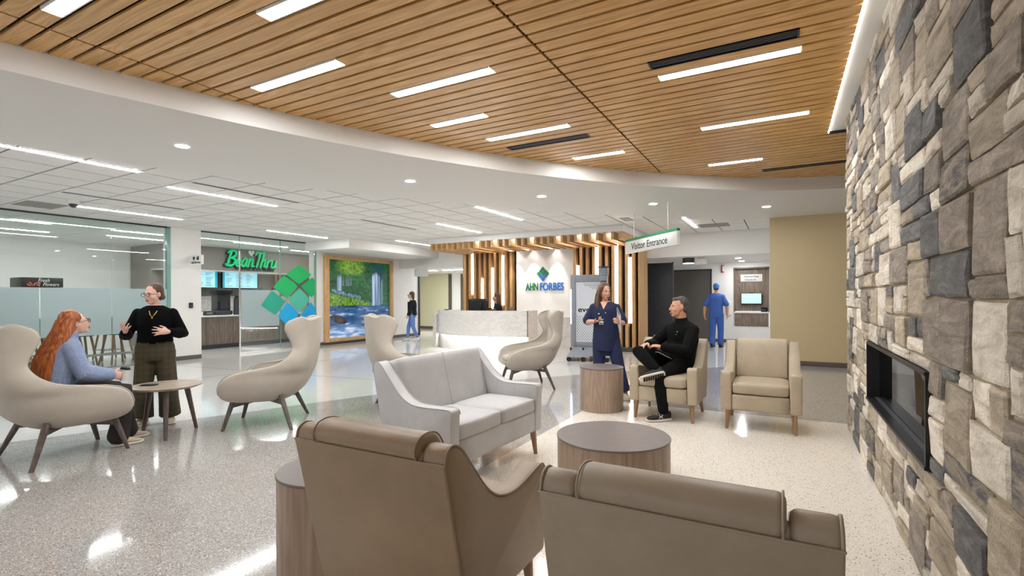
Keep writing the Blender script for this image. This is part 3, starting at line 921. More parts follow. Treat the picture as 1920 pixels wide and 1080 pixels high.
# logo: diamonds + letters
lg = thing('wall_logo', 'green and blue diamond logo with lettering on the white reception panel', 'logo', (-6.06, 13.03, 1.75))
def rhomb(cx, cz, hx, hz, name, mat, par, y0=-0.03, y1=0.0, curve=0.0):
    P = [(cx, cz - hz), (cx + hx, cz), (cx, cz + hz), (cx - hx, cz)]
    vs = [(x, y0, z) for x, z in P] + [(x, y1, z) for x, z in P]
    return MB().add(vs, [(0, 1, 2, 3), (7, 6, 5, 4), (0, 4, 5, 1), (1, 5, 6, 2), (2, 6, 7, 3), (3, 7, 4, 0)]).build(name, mat, par)
tones = {0: 'dkgreen', 1: 'dkgreen', 2: 'dkgreen', 3: 'blue', 4: 'blue'}
for a in range(3):
    for b in range(3):
        row = a + b
        rhomb((a - b) * 0.069, 0.525 - row * 0.070 - (0.012 if row == 4 else 0), 0.056, 0.058 if row < 4 else 0.068, 'diamond', M[tones[row]], lg)
for txt, x0, wd, mt in (('AHN', -0.36, 0.40, 'dkgreen'), ('FORBES', 0.27, 0.74, 'blue')):
    text('letters', txt, 0.30, M[mt], lg, (x0, -0.012, 0.0), '-Y', extrude=0.012, bold=0.006, width=wd)
# canopy
CY0, CX0, CX1 = 11.38, -8.90, -3.25
cn = thing('reception_canopy', 'dropped canopy of oak fins above the reception desk', 'canopy', ((CX0 + CX1) / 2, 12.2, 2.8))
def L_(x, y, z): return (x - (CX0 + CX1) / 2, y - 12.2, z - 2.8)
def cbox(x0, x1, y0, y1, z0, z1, name, mat, **k):
    a = L_(x0, y0, z0); b = L_(x1, y1, z1)
    return MB().box(a[0], b[0], a[1], b[1], a[2], b[2]).build(name, mat, cn, **k)
cbox(CX0, CX1, CY0, 13.9, 2.985, CEIL - 0.002, 'bulkhead', M['white'])
nf = 31
fp_ = (CX1 - 0.12 - (CX0 + 0.05)) / (nf - 1)
fx = [CX0 + 0.08 + fp_ * k for k in range(nf)]
for x in fx:
    cbox(x - 0.032, x + 0.032, CY0 + 0.03, 12.975, 2.80, 2.984, 'fin', M['oak_canopy'])
for i, (k, a, b) in enumerate(((8, 11.5, 12.4), (11, 11.5, 12.4), (14, 11.55, 12.5), (17, 11.5, 12.5), (21, 11.6, 12.7), (24, 11.6, 12.8), (26, 11.6, 12.8), (28, 11.7, 12.9), (6, 12.0, 12.9))):
    xm = (fx[k] + fx[k + 1]) / 2
    t = thing('canopy_light', 'small light strip between canopy fins, ' + ['third bright gap from the left', 'fourth bright gap from the left', 'above the left of the logo panel', 'above the logo', 'right of the logo panel', 'third from the right end', 'second from the right end', 'nearest the right end', 'set back near the left slat wall'][i], 'light', (xm, (a + b) / 2, 2.96), 0, 'light strips in the reception canopy')
    MB().box(-0.03, 0.03, -(b - a) / 2, (b - a) / 2, 0.0, 0.02).build('lens', M['lamp_wall'], t)
# wall washers on the logo panel (spots hidden among the fins)
for i, x in enumerate((-6.902, -6.354, -5.623)):
    t = thing('spotlight', 'small black spotlight among the canopy fins, ' + ['left', 'middle', 'right'][i] + ' of the three washing the logo panel', 'light', (x, 12.72, 2.90), 0, 'spotlights washing the logo panel')
    MB().cyl((0, 0), 0.028, -0.03, 0.08, 14).build('housing', M['black'], t)
    MB().cyl((0, 0), 0.024, -0.034, -0.030, 14).build('lens', M['lamp_spot'], t)
    ld = bpy.data.lights.new('spot', 'SPOT'); ld.energy = 28 * LAMP; ld.spot_size = R_(46); ld.spot_blend = 0.5; ld.shadow_soft_size = 0.02; ld.color = (1, 0.96, 0.9)
    lo = bpy.data.objects.new('spot_beam', ld); COL.objects.link(lo); lo.parent = t; lo.location = (0, 0, -0.045); lo.rotation_euler = (R_(14), 0, 0)

# desk: curved marble apron over a glowing recess
dk = thing('reception_desk', 'curved white marble reception desk lit from below', 'desk', (-7.45, 11.6, 0))
def front(n=28, off=0.0):
    out = []
    for k in range(n + 1):
        u = -1 + 2 * k / n
        x = u * 1.53
        y = 0.10 - 0.30 * (1 - abs(u) ** 2.2) + off + (0.22 * max(0, -u) ** 3)
        out.append((x, y))
    return out
ap = front()
poly = ap + [(x, y + 0.06) for x, y in reversed(front())]
MB().prism(poly, 0.40, 1.10).build('apron', M['marble'], dk)
f2 = front(28, 0.10)
poly = [(x * 1.0, y) for x, y in f2] + [(1.53, 0.75), (-1.53, 0.75)]
MB().prism(poly, 0.0, 0.398).build('plinth', M['marble'], dk)
led = front(28, 0.065)
poly = [(x * 0.97, y) for x, y in led] + [(x * 0.97, y + 0.03) for x, y in reversed(led)]
MB().prism(poly, 0.375, 0.397).build('light_strip', M['lamp_desk'], dk)
poly = [(x * 0.955, y + 0.064) for x, y in ap] + [(1.455, 0.62), (-1.455, 0.62)]
MB().prism(poly, 0.75, 0.79).build('worktop', M['marble'], dk)
MB().box(1.47, 1.53, 0.125, 0.75, 0.40, 1.10).build('side_panel', M['marble'], dk)
MB().box(-1.66, -1.535, 0.25, 1.05, 0.0, 0.98).build('side_panel', M['marble2'], dk, bevel=0.004)
# things on the desk
t = thing('computer_monitor', 'black computer monitor seen from behind on the reception desk', 'monitor', (-7.60, 11.98, 0.79), 0.0)
MB().rbox((0, 0, 0.46), (0.325, 0.02, 0.175), 0.012, n=4).build('screen_housing', M['black'], t, smooth=True)
MB().rbox((0.03, -0.035, 0.42), (0.10, 0.03, 0.10), 0.02, n=4).build('back_bulge', M['black'], t, smooth=True)
MB().box(-0.03, 0.03, -0.03, 0.0, 0.02, 0.36).build('stand', M['black'], t)
MB().box(-0.13, 0.13, -0.1, 0.1, 0.0, 0.02).build('base', M['black'], t, bevel=0.006)
t = thing('desk_telephone', 'dark telephone beside the monitor on the reception desk', 'telephone', (-7.14, 11.92, 0.79))
MB().prism_x([(-0.1, 0.0), (0.1, 0.0), (0.1, 0.36), (-0.1, 0.33)], -0.10, 0.10).build('body', M['dgrey'], t, bevel=0.01)
MB().rbox((-0.06, -0.01, 0.36), (0.03, 0.1, 0.02), 0.015, n=4).build('handset', M['black'], t, smooth=True)
tag(MB().box(-0.13, 0.13, -0.09, 0.09, 0, 0.012).build('paper_sheet', M['sign_white']), 'white paper sheets lying on the left end of the reception desk', 'paper').location = (-8.25, 11.72, 1.10)
o = tag(MB().obox((0, 0, 0.012), (0.10, 0.02, 0), (-0.015, 0.05, 0), (0, 0, 0.012)).build('sunglasses_case', M['black']), 'small black case on the left end of the reception desk', 'case'); o.location = (-8.47, 11.74, 1.10)
# office chair behind the desk
t = thing('office_chair', 'grey swivel office chair behind the reception desk', 'chair', (-7.12, 12.40, 0), R_(-68))
M['chairgrey'] = plain('chair_grey', '#6E6A68', 0.6)
MB().rbox((0, 0, 0.66), (0.24, 0.23, 0.05), 0.04, 0.01).build('seat', M['chairgrey'], t, smooth=True)
MB().rbox((0, 0.30, 0.97), (0.23, 0.04, 0.21), 0.04, 0.01).build('backrest', M['chairgrey'], t, smooth=True)
MB().box(-0.04, 0.04, 0.18, 0.33, 0.62, 0.66).box(-0.04, 0.04, 0.31, 0.34, 0.62, 0.85).build('back_bar', M['black'], t)
MB().tube([(0, 0, 0.08), (0, 0, 0.62)], 0.03).build('column', M['black'], t)
MB().tube([(0.2 * math.cos(a), 0.2 * math.sin(a), 0.255) for a in [2 * math.pi * i / 20 for i in range(21)]], 0.012, 8).build('foot_ring', M['steel'], t)
for k in range(5):
    a = 2 * math.pi * k / 5
    MB().tube([(0, 0, 0.1), (0.26 * math.cos(a), 0.26 * math.sin(a), 0.06)], [0.025, 0.018]).ell((0.26 * math.cos(a), 0.26 * math.sin(a), 0.03), (0.03, 0.03, 0.03)).build('leg', M['black'], t)

# ---- scanner
sc_ = thing('security_scanner', 'grey walk-through security scanner tower with dotted white panel and lettering', 'scanner', (-3.95, 11.0, 0), R_(14))
M['scan_white'] = plain('scanner_panel', '#D9DCE2', 0.4)
M['scan_blue'] = emit('scanner_led', (0.45, 0.62, 1.0), 5.0)
MB().box(-0.42, -0.30, -0.07, 0.07, 0.30, 1.93).build('post', M['grey_plastic'], sc_, bevel=0.01)
MB().box(0.25, 0.42, -0.09, 0.09, 0.30, 1.95).build('post', M['grey_plastic'], sc_, bevel=0.012)
MB().box(-0.42, 0.30, -0.065, 0.065, 1.80, 1.97).build('top_rail', M['grey_plastic'], sc_, bevel=0.012)
MB().box(-0.30, 0.25, -0.06, 0.06, 0.30, 0.42).build('bottom_rail', M['grey_plastic'], sc_, bevel=0.01)
pn = MB().box(-0.30, 0.25, -0.045, 0.045, 0.42, 1.80).build('front_panel', M['scan_white'], sc_)
MB().box(-0.425, -0.40, -0.072, -0.06, 0.83, 1.63).build('light_bar', M['scan_blue'], sc_)
hd = MB().rbox((0.335, 0, 2.03), (0.105, 0.10, 0.10), 0.02, n=4).build('head', M['grey_plastic'], sc_, smooth=True)
MB().cyl((0.335, 0), 0.125, 2.125, 2.15, 24).build('cap', M['dgrey'], hd)
MB().box(0.27, 0.40, -0.103, -0.095, 1.80, 1.82).box(0.26, 0.41, -0.103, -0.09, 1.70, 1.74).build('slot', M['black'], hd)
dots = MB()
for r in range(17):
    for c in range(9):
        z = 0.46 + r * 0.034; x = -0.27 + c * 0.055 + (0.027 if r % 2 else 0)
        if (x + 0.27) ** 2 + (z - 0.46) ** 2 * 0.7 > 0.27 + 0.03 * c: continue
        dots.obox((x, -0.0465, z), (0.008, 0, 0.005), (0, 0.001, 0), (-0.003, 0, 0.007))
for r in range(5):
    for c in range(8):
        z = 1.62 + r * 0.034; x = -0.10 + c * 0.042 + (0.02 if r % 2 else 0)
        if x > 0.23 or z < 1.60 + 0.10 * (0.25 - x) / 0.3: continue
        dots.obox((x, -0.0465, z), (0.008, 0, 0.005), (0, 0.001, 0), (-0.003, 0, 0.007))
dots.build('dot_print', M['dgrey'], pn)
text('lettering', 'evolv', 0.17, M['sign_black'], pn, (-0.03, -0.046, 1.16), '-Y', extrude=0.001, bold=0.004, width=0.44)
bs = MB().add([(-0.50, -0.42, 0.10), (0.50, -0.42, 0.10), (0.50, 0.42, 0.10), (-0.50, 0.42, 0.10), (-0.36, -0.14, 0.30), (0.46, -0.14, 0.30), (0.46, 0.14, 0.30), (-0.36, 0.14, 0.30)],
              [(0, 3, 2, 1), (4, 5, 6, 7), (0, 1, 5, 4), (1, 2, 6, 5), (2, 3, 7, 6), (3, 0, 4, 7)]).build('base', M['grey_plastic'], sc_, bevel=0.015)
for (x, y) in ((-0.42, -0.38), (-0.1, -0.40), (0.42, -0.38), (-0.42, 0.38), (0.42, 0.38)):
    MB().cyl((0, 0), 0.055, -0.02, 0.02, 18).xf(Matrix.Translation((x, y, 0.055)) @ Matrix.Rotation(R_(90), 4, 'X')).build('wheel', M['black'], bs)
for (x, y) in ((-0.40, -0.2), (-0.12, -0.2)):
    MB().cyl((x, y), 0.022, 0.18, 0.30, 14).build('knob', M['black'], bs)
MB().box(0.05, 0.36, -0.425, -0.40, 0.06, 0.13).build('bracket', M['dgrey'], bs)

# ---- hanging visitor sign
a, b = V((-2.82, 10.12, 0)), V((-1.56, 8.80, 0))
ang = math.atan2(b.y - a.y, b.x - a.x)
t = thing('hanging_sign', 'white hanging sign with green top band reading Visitor Entrance', 'sign', ((a + b) / 2 + V((0, 0, 2.47))), ang)
hl_ = (b - a).length / 2
MB().box(-hl_, hl_, -0.03, 0.03, -0.14, 0.10).build('board', M['sign_white'], t, bevel=0.004)
MB().box(-hl_, hl_, -0.031, 0.031, 0.102, 0.145).build('top_band', M['green'], t)
text('lettering', 'Visitor Entrance', 0.185, M['sign_black'], t, (-0.02, -0.032, -0.025), '-Y', extrude=0.001, bold=0.0015, width=1.28)
for x in (-0.6, 0.6):
    MB().tube([(x, 0, 0.145), (x, 0, CEIL - 2.47)], 0.006, 6, False).build('hanger_rod', M['sign_white'], t)

# ---- corridor right: niche with kiosk
t = thing('check_in_niche', 'wood lined wall niche with shelf and cabinet under a check-in sign', 'niche', (-0.88, 17.2, 0))
MB().box(-0.48, 0.48, 0.16, 0.19, 0.99, 2.33).build('back_panel', M['walnut'], t)
MB().box(-0.50, -0.465, -0.02, 0.19, 0.96, 2.36).box(0.465, 0.50, -0.02, 0.19, 0.96, 2.36).box(-0.50, 0.50, -0.02, 0.19, 2.325, 2.36).build('surround', M['walnut'], t)
MB().box(-0.49, 0.49, -0.05, 0.19, 0.93, 0.97).build('shelf', M['sign_white'], t)
for s in (-1, 1):
    MB().box(min(0.004 * s, 0.478 * s), max(0.004 * s, 0.478 * s), -0.02, 0.19, 0.525, 0.925).build('door', M['walnut'], t, bevel=0.003)
t2 = tag(MB().box(-0.31, 0.31, -0.01, 0.01, -0.115, 0.115).build('check_in_sign', M['sign_white'], bevel=0.003), 'white plate reading VendorStat Check-In above the kiosk screen', 'sign')
t2.location = (-0.88, 17.2 + 0.14, 2.03)
text('lettering', 'VendorStat', 0.085, M['sign_black'], t2, (0, -0.011, 0.045), '-Y', extrude=0.001, bold=0.001, width=0.42)
text('lettering', 'Check-In', 0.085, M['sign_black'], t2, (-0.03, -0.011, -0.055), '-Y', extrude=0.001, bold=0.001, width=0.32)
M['kiosk'] = emit('kiosk_screen', (0.45, 0.72, 0.82), 0.22)
t = thing('kiosk_screen', 'lit pale blue touch screen mounted in the check-in niche', 'screen', (-0.88, 17.30, 1.38))
MB().rbox((0, 0, -0.01), (0.30, 0.03, 0.18), 0.012, n=4).build('housing', M['black'], t, smooth=True)
MB().box(-0.28, 0.28, -0.032, -0.030, -0.15, 0.16).build('display', M['kiosk'], t)
MB().box(-0.06, 0.06, -0.02, 0.02, 0.17, 0.19).build('webcam', M['black'], t)
MB().box(-0.05, 0.05, 0.03, 0.06, -0.05, 0.05).build('mount', M['black'], t)
t = thing('label_printer', 'small black printer on the niche shelf', 'printer', (-0.52, 17.28, 0.97))
MB().prism_x([(-0.08, 0), (0.08, 0), (0.08, 0.12), (0.02, 0.14), (-0.08, 0.07)], -0.09, 0.09).build('body', M['black'], t, bevel=0.01)
MB().box(-0.05, 0.05, -0.083, -0.07, 0.035, 0.05).build('slot', M['dgrey'], t)
t = thing('fire_alarm', 'red fire alarm horn on the white corridor wall', 'alarm', (-1.70, 17.2, 2.34))
MB().box(-0.035, 0.045, -0.06, -0.001, -0.12, 0.12).build('body', M['red'], t, bevel=0.008)
MB().box(0.0, 0.047, -0.064, -0.03, -0.09, 0.09).build('strobe', M['sign_white'], t)
t = thing('wall_frame', 'white framed box on the corridor wall behind the person in scrubs', 'frame', (-1.53, 17.2, 1.08))
MB().box(-0.09, 0.09, -0.05, -0.001, -0.22, 0.22).build('case', M['sign_white'], t, bevel=0.005)
MB().box(-0.06, 0.06, -0.052, -0.049, -0.18, 0.18).build('cover', M['soffit'], t)
t = thing('ceiling_drum_light', 'black rimmed round ceiling lamp in the visitor corridor', 'light', (-2.30, 14.45, 2.52))
MB().cyl((0, 0), 0.155, -0.145, -0.001, 28).build('rim', M['dgrey'], t)
MB().cyl((0, 0), 0.145, -0.152, -0.146, 28).build('lens', M['lamp_wall'], t)
t = thing('ceiling_box_sign', 'blank white box sign under the visitor corridor ceiling', 'sign', (-1.97, 14.42, 2.52))
MB().rbox((0, 0, -0.11), (0.155, 0.06, 0.085), 0.015, n=4).build('box', M['sign_white'], t, smooth=True)
MB().box(-0.08, 0.08, -0.05, 0.05, -0.03, -0.001).build('mount', M['steel'], t)
# left passage
t = thing('hanging_blank_sign', 'blank white hanging sign at the left passage header', 'sign', (-11.4, 14.18, 2.36))
MB().box(-0.30, 0.30, -0.03, 0.03, -0.13, 0.13).build('board', M['sign_white'], t, bevel=0.004)
MB().box(-0.25, 0.25, -0.02, 0.02, 0.13, 0.30).box(-0.25, 0.25, 0.02, 0.12, 0.26, 0.30).build('bracket', M['sign_white'], t)
for i, (x, y) in enumerate(((-13.2, 16.6), (-11.6, 16.6))):
    t = thing('passage_light', ['left', 'right'][i] + ' linear light in the ceiling of the passage left of reception', 'light', (x, y, 2.6), 0, 'passage lights')
    MB().box(-0.6, 0.6, -0.08, 0.08, -0.02, -0.013).build('lens', M['lamp_act'], t)
    MB().box(-0.62, 0.62, -0.1, 0.1, -0.0125, 0.0).build('housing', M['sign_white'], t)
for i, (x, y) in enumerate(((-1.1, 15.2), (-1.1, 16.5))):
    t = thing('corridor_light', ['nearer', 'farther'][i] + ' small round downlight in the visitor corridor ceiling', 'light', (x, y, 2.52), 0, 'corridor downlights')
    MB().cyl((0, 0), 0.07, -0.006, -0.001, 20).build('lens', M['lamp_spot'], t)
    MB().cyl((0, 0), 0.085, -0.004, -0.0005, 20).build('ring', M['sign_white'], t)
# ================================================================== GLASS FRONTS, COFFEE SHOP
t = thing('window_1', 'full height glass shopfront with a frosted band behind the seated visitors', 'window', (GX, 3.5, 0)); t['kind'] = 'structure'
edges = [-0.5, 1.75, 2.92, 4.09, 5.26, 6.41]
for a, b in zip(edges, edges[1:]):
    p = MB().box(-0.006, 0.006, a - 3.5 + 0.006, b - 3.5 - 0.006, 0.02, CEIL - 0.03).build('pane', M['glass'], t)
    MB().box(0.0075, 0.0095, a - 3.5 + 0.006, b - 3.5 - 0.006, 0.71, 1.685).build('frosted_film', M['film'], p)
MB().box(-0.03, 0.03, -4.0, 2.91, CEIL - 0.03, CEIL - 0.001).build('head_rail', M['black'], t)
MB().box(-0.03, 0.03, -4.0, 2.91, 0.0, 0.02).build('sill_rail', M['steel'], t)
MB().box(-0.06, 0.03, 2.84, 2.915, 0.0, CEIL).build('side_frame', M['glass_edge'], t)
for z in (0.26,):
    MB().box(-0.10, -0.06, -4.0, 2.84, z, z + 0.05).build('push_rail', M['steel'], t)
t = thing('window_2', 'sliding glass coffee shop front with frosted band and coloured diamonds', 'window', (GX, 9.0, 0)); t['kind'] = 'structure'
MB().box(-0.006, 0.006, 7.13 - 9, 8.10 - 9, 2.75, CEIL - 0.03).build('transom_pane', M['glass'], t)
for a, b in ((8.10, 9.30), (9.31, 10.49)):
    p = MB().box(-0.006, 0.006, a - 9, b - 9 - 0.006, 0.06, CEIL - 0.03).build('pane', M['glass'], t)
    MB().box(-0.012, 0.012, a - 9, a - 9 + 0.012, 0.02, CEIL - 0.03).build('edge_strip', M['glass_edge'], p)
MB().box(0.012, 0.014, 8.13 - 9, 9.27 - 9, 0.70, 1.69).build('frosted_film', M['film'], t)
MB().box(-0.03, 0.03, 7.12 - 9, 10.54 - 9, CEIL - 0.03, CEIL - 0.001).build('head_rail', M['black'], t)
MB().box(-0.02, 0.03, 8.10 - 9, 10.5 - 9, 0.0, 0.06).build('bottom_rail', M['steel'], t)
MB().box(-0.03, 0.03, 10.49 - 9, 10.54 - 9, 0.0, CEIL - 0.03).build('side_frame', M['glass_edge'], t)
MB().box(0.02, 0.05, 8.07 - 9, 8.10 - 9, 0.0, 2.7).build('pull_bar', M['steel'], t)
# diamonds stuck on the glass: centres (y, z), half sizes
DG = [([(9.49, 2.15), (9.93, 2.44), (10.36, 2.17), (9.92, 1.88)], '#12B566'), ([(9.08, 1.78), (9.42, 2.11), (9.88, 1.82), (9.51, 1.47)], '#14B56C'), ([(9.98, 1.82), (10.41, 2.10), (10.50, 1.97), (10.50, 1.61), (10.37, 1.48)], '#13B06A'),
      ([(8.71, 1.27), (9.04, 1.67), (9.46, 1.37), (9.14, 1.00)], '#25A990'), ([(9.56, 1.42), (9.94, 1.76), (10.30, 1.42), (9.94, 1.07)], '#4FBFA6'), ([(9.22, 0.96), (9.53, 1.35), (9.92, 1.01), (9.57, 0.66)], '#12AEEA'), ([(9.97, 0.98), (10.34, 1.34), (10.50, 1.16), (10.50, 0.72), (10.29, 0.65)], '#14A6E6')]
dg = thing('diamond_decal', 'cluster of green, teal and blue diamonds on the coffee shop glass', 'decal', (GX + 0.02, 9.9, 0))
for i, (C4, c) in enumerate(DG):
    C4 = C4[::-1]; P = []; n4 = len(C4)
    my = sum(q[0] for q in C4) / n4; mz = sum(q[1] for q in C4) / n4
    for k in range(n4):
        a_, b_ = C4[k], C4[(k + 1) % n4]
        for s_ in range(4):
            u = s_ / 4; bul = 1 + (0.05 * math.sin(math.pi * u) if n4 == 4 else 0)
            P.append((my + (a_[0] * (1 - u) + b_[0] * u - my) * bul - 9.9, mz + (a_[1] * (1 - u) + b_[1] * u - mz) * bul))
    n = len(P)
    vs = [(0.002, y, z) for y, z in P] + [(-0.002, y, z) for y, z in P]
    fs = [tuple(range(n)), tuple(range(2 * n - 1, n - 1, -1))] + [(k, n + k, n + (k + 1) % n, (k + 1) % n) for k in range(n)]
    MB().add(vs, fs).build('diamond', plain('diamond_%d' % i, c, 0.25), dg)
# projecting cafe sign, card reader
t = thing('blade_sign', 'small white projecting sign reading Café/Gift Shop on the column', 'sign', (-12.2, 6.86, 2.385))
MB().box(-0.30, 0.17, -0.03, 0.03, -0.11, 0.11).build('board', M['sign_white'], t, bevel=0.004)
MB().box(-0.35, -0.30, -0.02, 0.02, -0.06, 0.06).build('bracket', M['sign_white'], t)
text('lettering', 'Café/Gift Shop', 0.07, M['sign_black'], t, (-0.06, -0.032, -0.065), '-Y', extrude=0.001, bold=0.0015, width=0.40)
MB().box(-0.17, -0.10, -0.033, -0.029, 0.01, 0.075).box(-0.10, -0.08, -0.033, -0.029, 0.03, 0.06).box(-0.18, -0.09, -0.033, -0.029, -0.008, 0.004).build('cup_icon', M['sign_black'], t)
MB().box(-0.02, 0.03, -0.033, -0.029, -0.005, 0.055).box(0.035, 0.075, -0.033, -0.029, -0.005, 0.085).box(0.0, 0.015, -0.033, -0.029, 0.055, 0.08).build('gift_icon', M['sign_black'], t)
t = thing('card_reader', 'black card reader on the white column', 'card reader', (GX, 6.87, 1.30))
MB().box(0.001, 0.03, -0.045, 0.045, -0.065, 0.065).build('body', M['black'], t, bevel=0.008)
MB().box(0.03, 0.033, -0.025, 0.025, -0.03, 0.0).build('pad', M['dgrey'], t)
# mural
t = thing('framed_mural', 'large oak framed waterfall and river photograph on the white wall', 'picture', (GX, 12.36, 1.44))
fw, fh_ = 1.54, 1.36
for (a, b, c, d) in ((-fw, -fw + 0.17, -fh_, fh_), (fw - 0.17, fw, -fh_, fh_), (-fw + 0.17, fw - 0.17, -fh_, -fh_ + 0.11), (-fw + 0.17, fw - 0.17, fh_ - 0.11, fh_)):
    MB().box(0.001, 0.09, a, b, c, d).build('frame_rail', M['oak_wall'], t, bevel=0.004)
gy, gz = 230, 210
PY, PZ = fw - 0.17, fh_ - 0.11
def nz_(x, y, s, o=4, sd=0.0): return 0.55 * noise.fractal(V((x * s + sd, y * s - sd, sd)), 1.0, 2.0, o)
def mixc(a, b, t): t = max(0, min(1, t)); return [a[i] + (b[i] - a[i]) * t for i in range(3)]
def mural_col(u, v):
    """u to the right, v up, both 0..1 -> linear colour of the printed photograph"""
    n1 = nz_(u, v, 9, 4); n2 = nz_(u, v, 34, 3, 7.1); n3 = nz_(u, v, 3.2, 2, 3.3)
    leaf = mixc(srgb('#0B2A1C'), srgb('#2E8A3C'), 0.42 + 0.8 * n2 + 0.35 * n1)
    c = mixc(leaf, srgb('#0A1F1B'), 0.30 + 0.9 * n3)
    # bright canopy at the upper left
    g = max(0, 1 - ((u - 0.34) / 0.26) ** 2 - ((v - 0.92) / 0.13) ** 2)
    c = mixc(c, mixc(srgb('#3C7F24'), srgb('#A9CC4A'), 0.45 + 1.3 * n2), min(1, g * 1.3) * (0.55 + 0.8 * n1 + 0.25))
    # bright grass bank in the middle
    bank = 0.58 - 0.22 * max(0, u - 0.12)
    g = min(1, max(0, (bank - v) / 0.03)) * min(1, max(0, (v - 0.40) / 0.02)) * (1 if u < 0.68 else max(0, 1 - (u - 0.68) / 0.06))
    c = mixc(c, mixc(srgb('#2A631E'), srgb('#94BA3E'), 0.42 + 1.3 * n2 + 0.6 * n1), g * 0.9)
    # thin stream over the bank
    sy = 0.615 - 0.20 * u
    if 0.05 < u < 0.5 and abs(v - sy) < 0.022: c = mixc(c, srgb('#8FB4E6'), 0.35 + 0.9 * n2)
    # falls
    def fall(c, u0, u1, v0, v1, dens, sd):
        if u0 < u < u1 and v0 < v < v1:
            st = nz_(u * 14, v * 0.35, 4.0, 3, sd)
            e = min(1, (u - u0) / 0.012) * min(1, (u1 - u) / 0.012) * min(1, (v1 - v) / 0.05)
            c = mixc(c, mixc(srgb('#2F74C0'), srgb('#EAF4FF'), 0.42 + 1.1 * st), max(0, min(1, dens + 0.9 * st)) * e)
        return c
    c = fall(c, 0.125, 0.20, 0.60, 0.815, 0.75, 1.3)
    c = fall(c, 0.20, 0.36, 0.67, 0.80, 0.12, 2.2)
    if u > 0.60 and v > 0.4: c = mixc(c, srgb('#1C5C86'), 0.35 * max(0, 1 - abs(u - 0.80) / 0.2))
    c = fall(c, 0.685, 0.835, 0.40, 0.875 - 3.0 * abs(u - 0.76) ** 1.6, 0.78, 5.5)
    c = fall(c, 0.835, 0.89, 0.42, 0.78, 0.18, 8.5)
    # river
    if v < 0.405 + 0.012 * n1:
        wv = nz_(u * 0.55, v * 2.6, 7, 5, 9.0); fo = nz_(u * 0.5, v * 2.0, 16, 3, 4.0)
        c = mixc(srgb('#0C2C55'), srgb('#4E86C4'), 0.40 + 0.9 * wv)
        c = mixc(c, srgb('#C9DCF0'), (wv * 1.5 + fo * 1.2 - 0.22) * 1.5)
        foam = max(0, 1 - ((u - 0.25) / 0.42) ** 2 - ((v - 0.05) / 0.13) ** 2)
        c = mixc(c, mixc(srgb('#5F8FCB'), srgb('#DCE8F6'), 0.42 + 1.6 * fo + wv), foam * 1.2)
        if ((u - 0.15) / 0.125) ** 2 + ((v - 0.235 + 0.25 * (u - 0.15)) / 0.055) ** 2 < 1 + 0.5 * n2:
            c = mixc(srgb('#17151B'), srgb('#6F5A58'), 0.3 + 1.2 * n2)
        if v > 0.33 and nz_(u, v * 1.7, 17, 2, 12) > 0.26: c = srgb('#1B2029')
    return c
vs, fs, cols = [], [], []
for j in range(gz + 1):
    for i in range(gy + 1):
        vs.append((0.03, -PY + 2 * PY * i / gy, -PZ + 2 * PZ * j / gz)); cols.append(mural_col(i / gy, j / gz))
for j in range(gz):
    for i in range(gy):
        k = j * (gy + 1) + i; fs.append((k, k + 1, k + gy + 2, k + gy + 1))
me = bpy.data.meshes.new('print'); me.from_pydata(vs, [], fs)
at = me.color_attributes.new('ink', 'FLOAT_COLOR', 'POINT')
flat = []
for c in cols: flat += [c[0], c[1], c[2], 1.0]
at.data.foreach_set('color', flat)
m, ntr, b = nmat('printed_photo')
ca = ntr.nodes.new('ShaderNodeAttribute'); ca.attribute_name = 'ink'
ntr.links.new(ca.outputs['Color'], b.inputs['Base Color']); ntr.links.new(ca.outputs['Color'], b.inputs['Emission Color'])
b.inputs['Emission Strength'].default_value = 0.16
b.inputs['Roughness'].default_value = 0.12
link('print', me, m, t)
MB().box(0.002, 0.028, -PY, PY, -PZ, PZ).build('backing', M['black'], t)

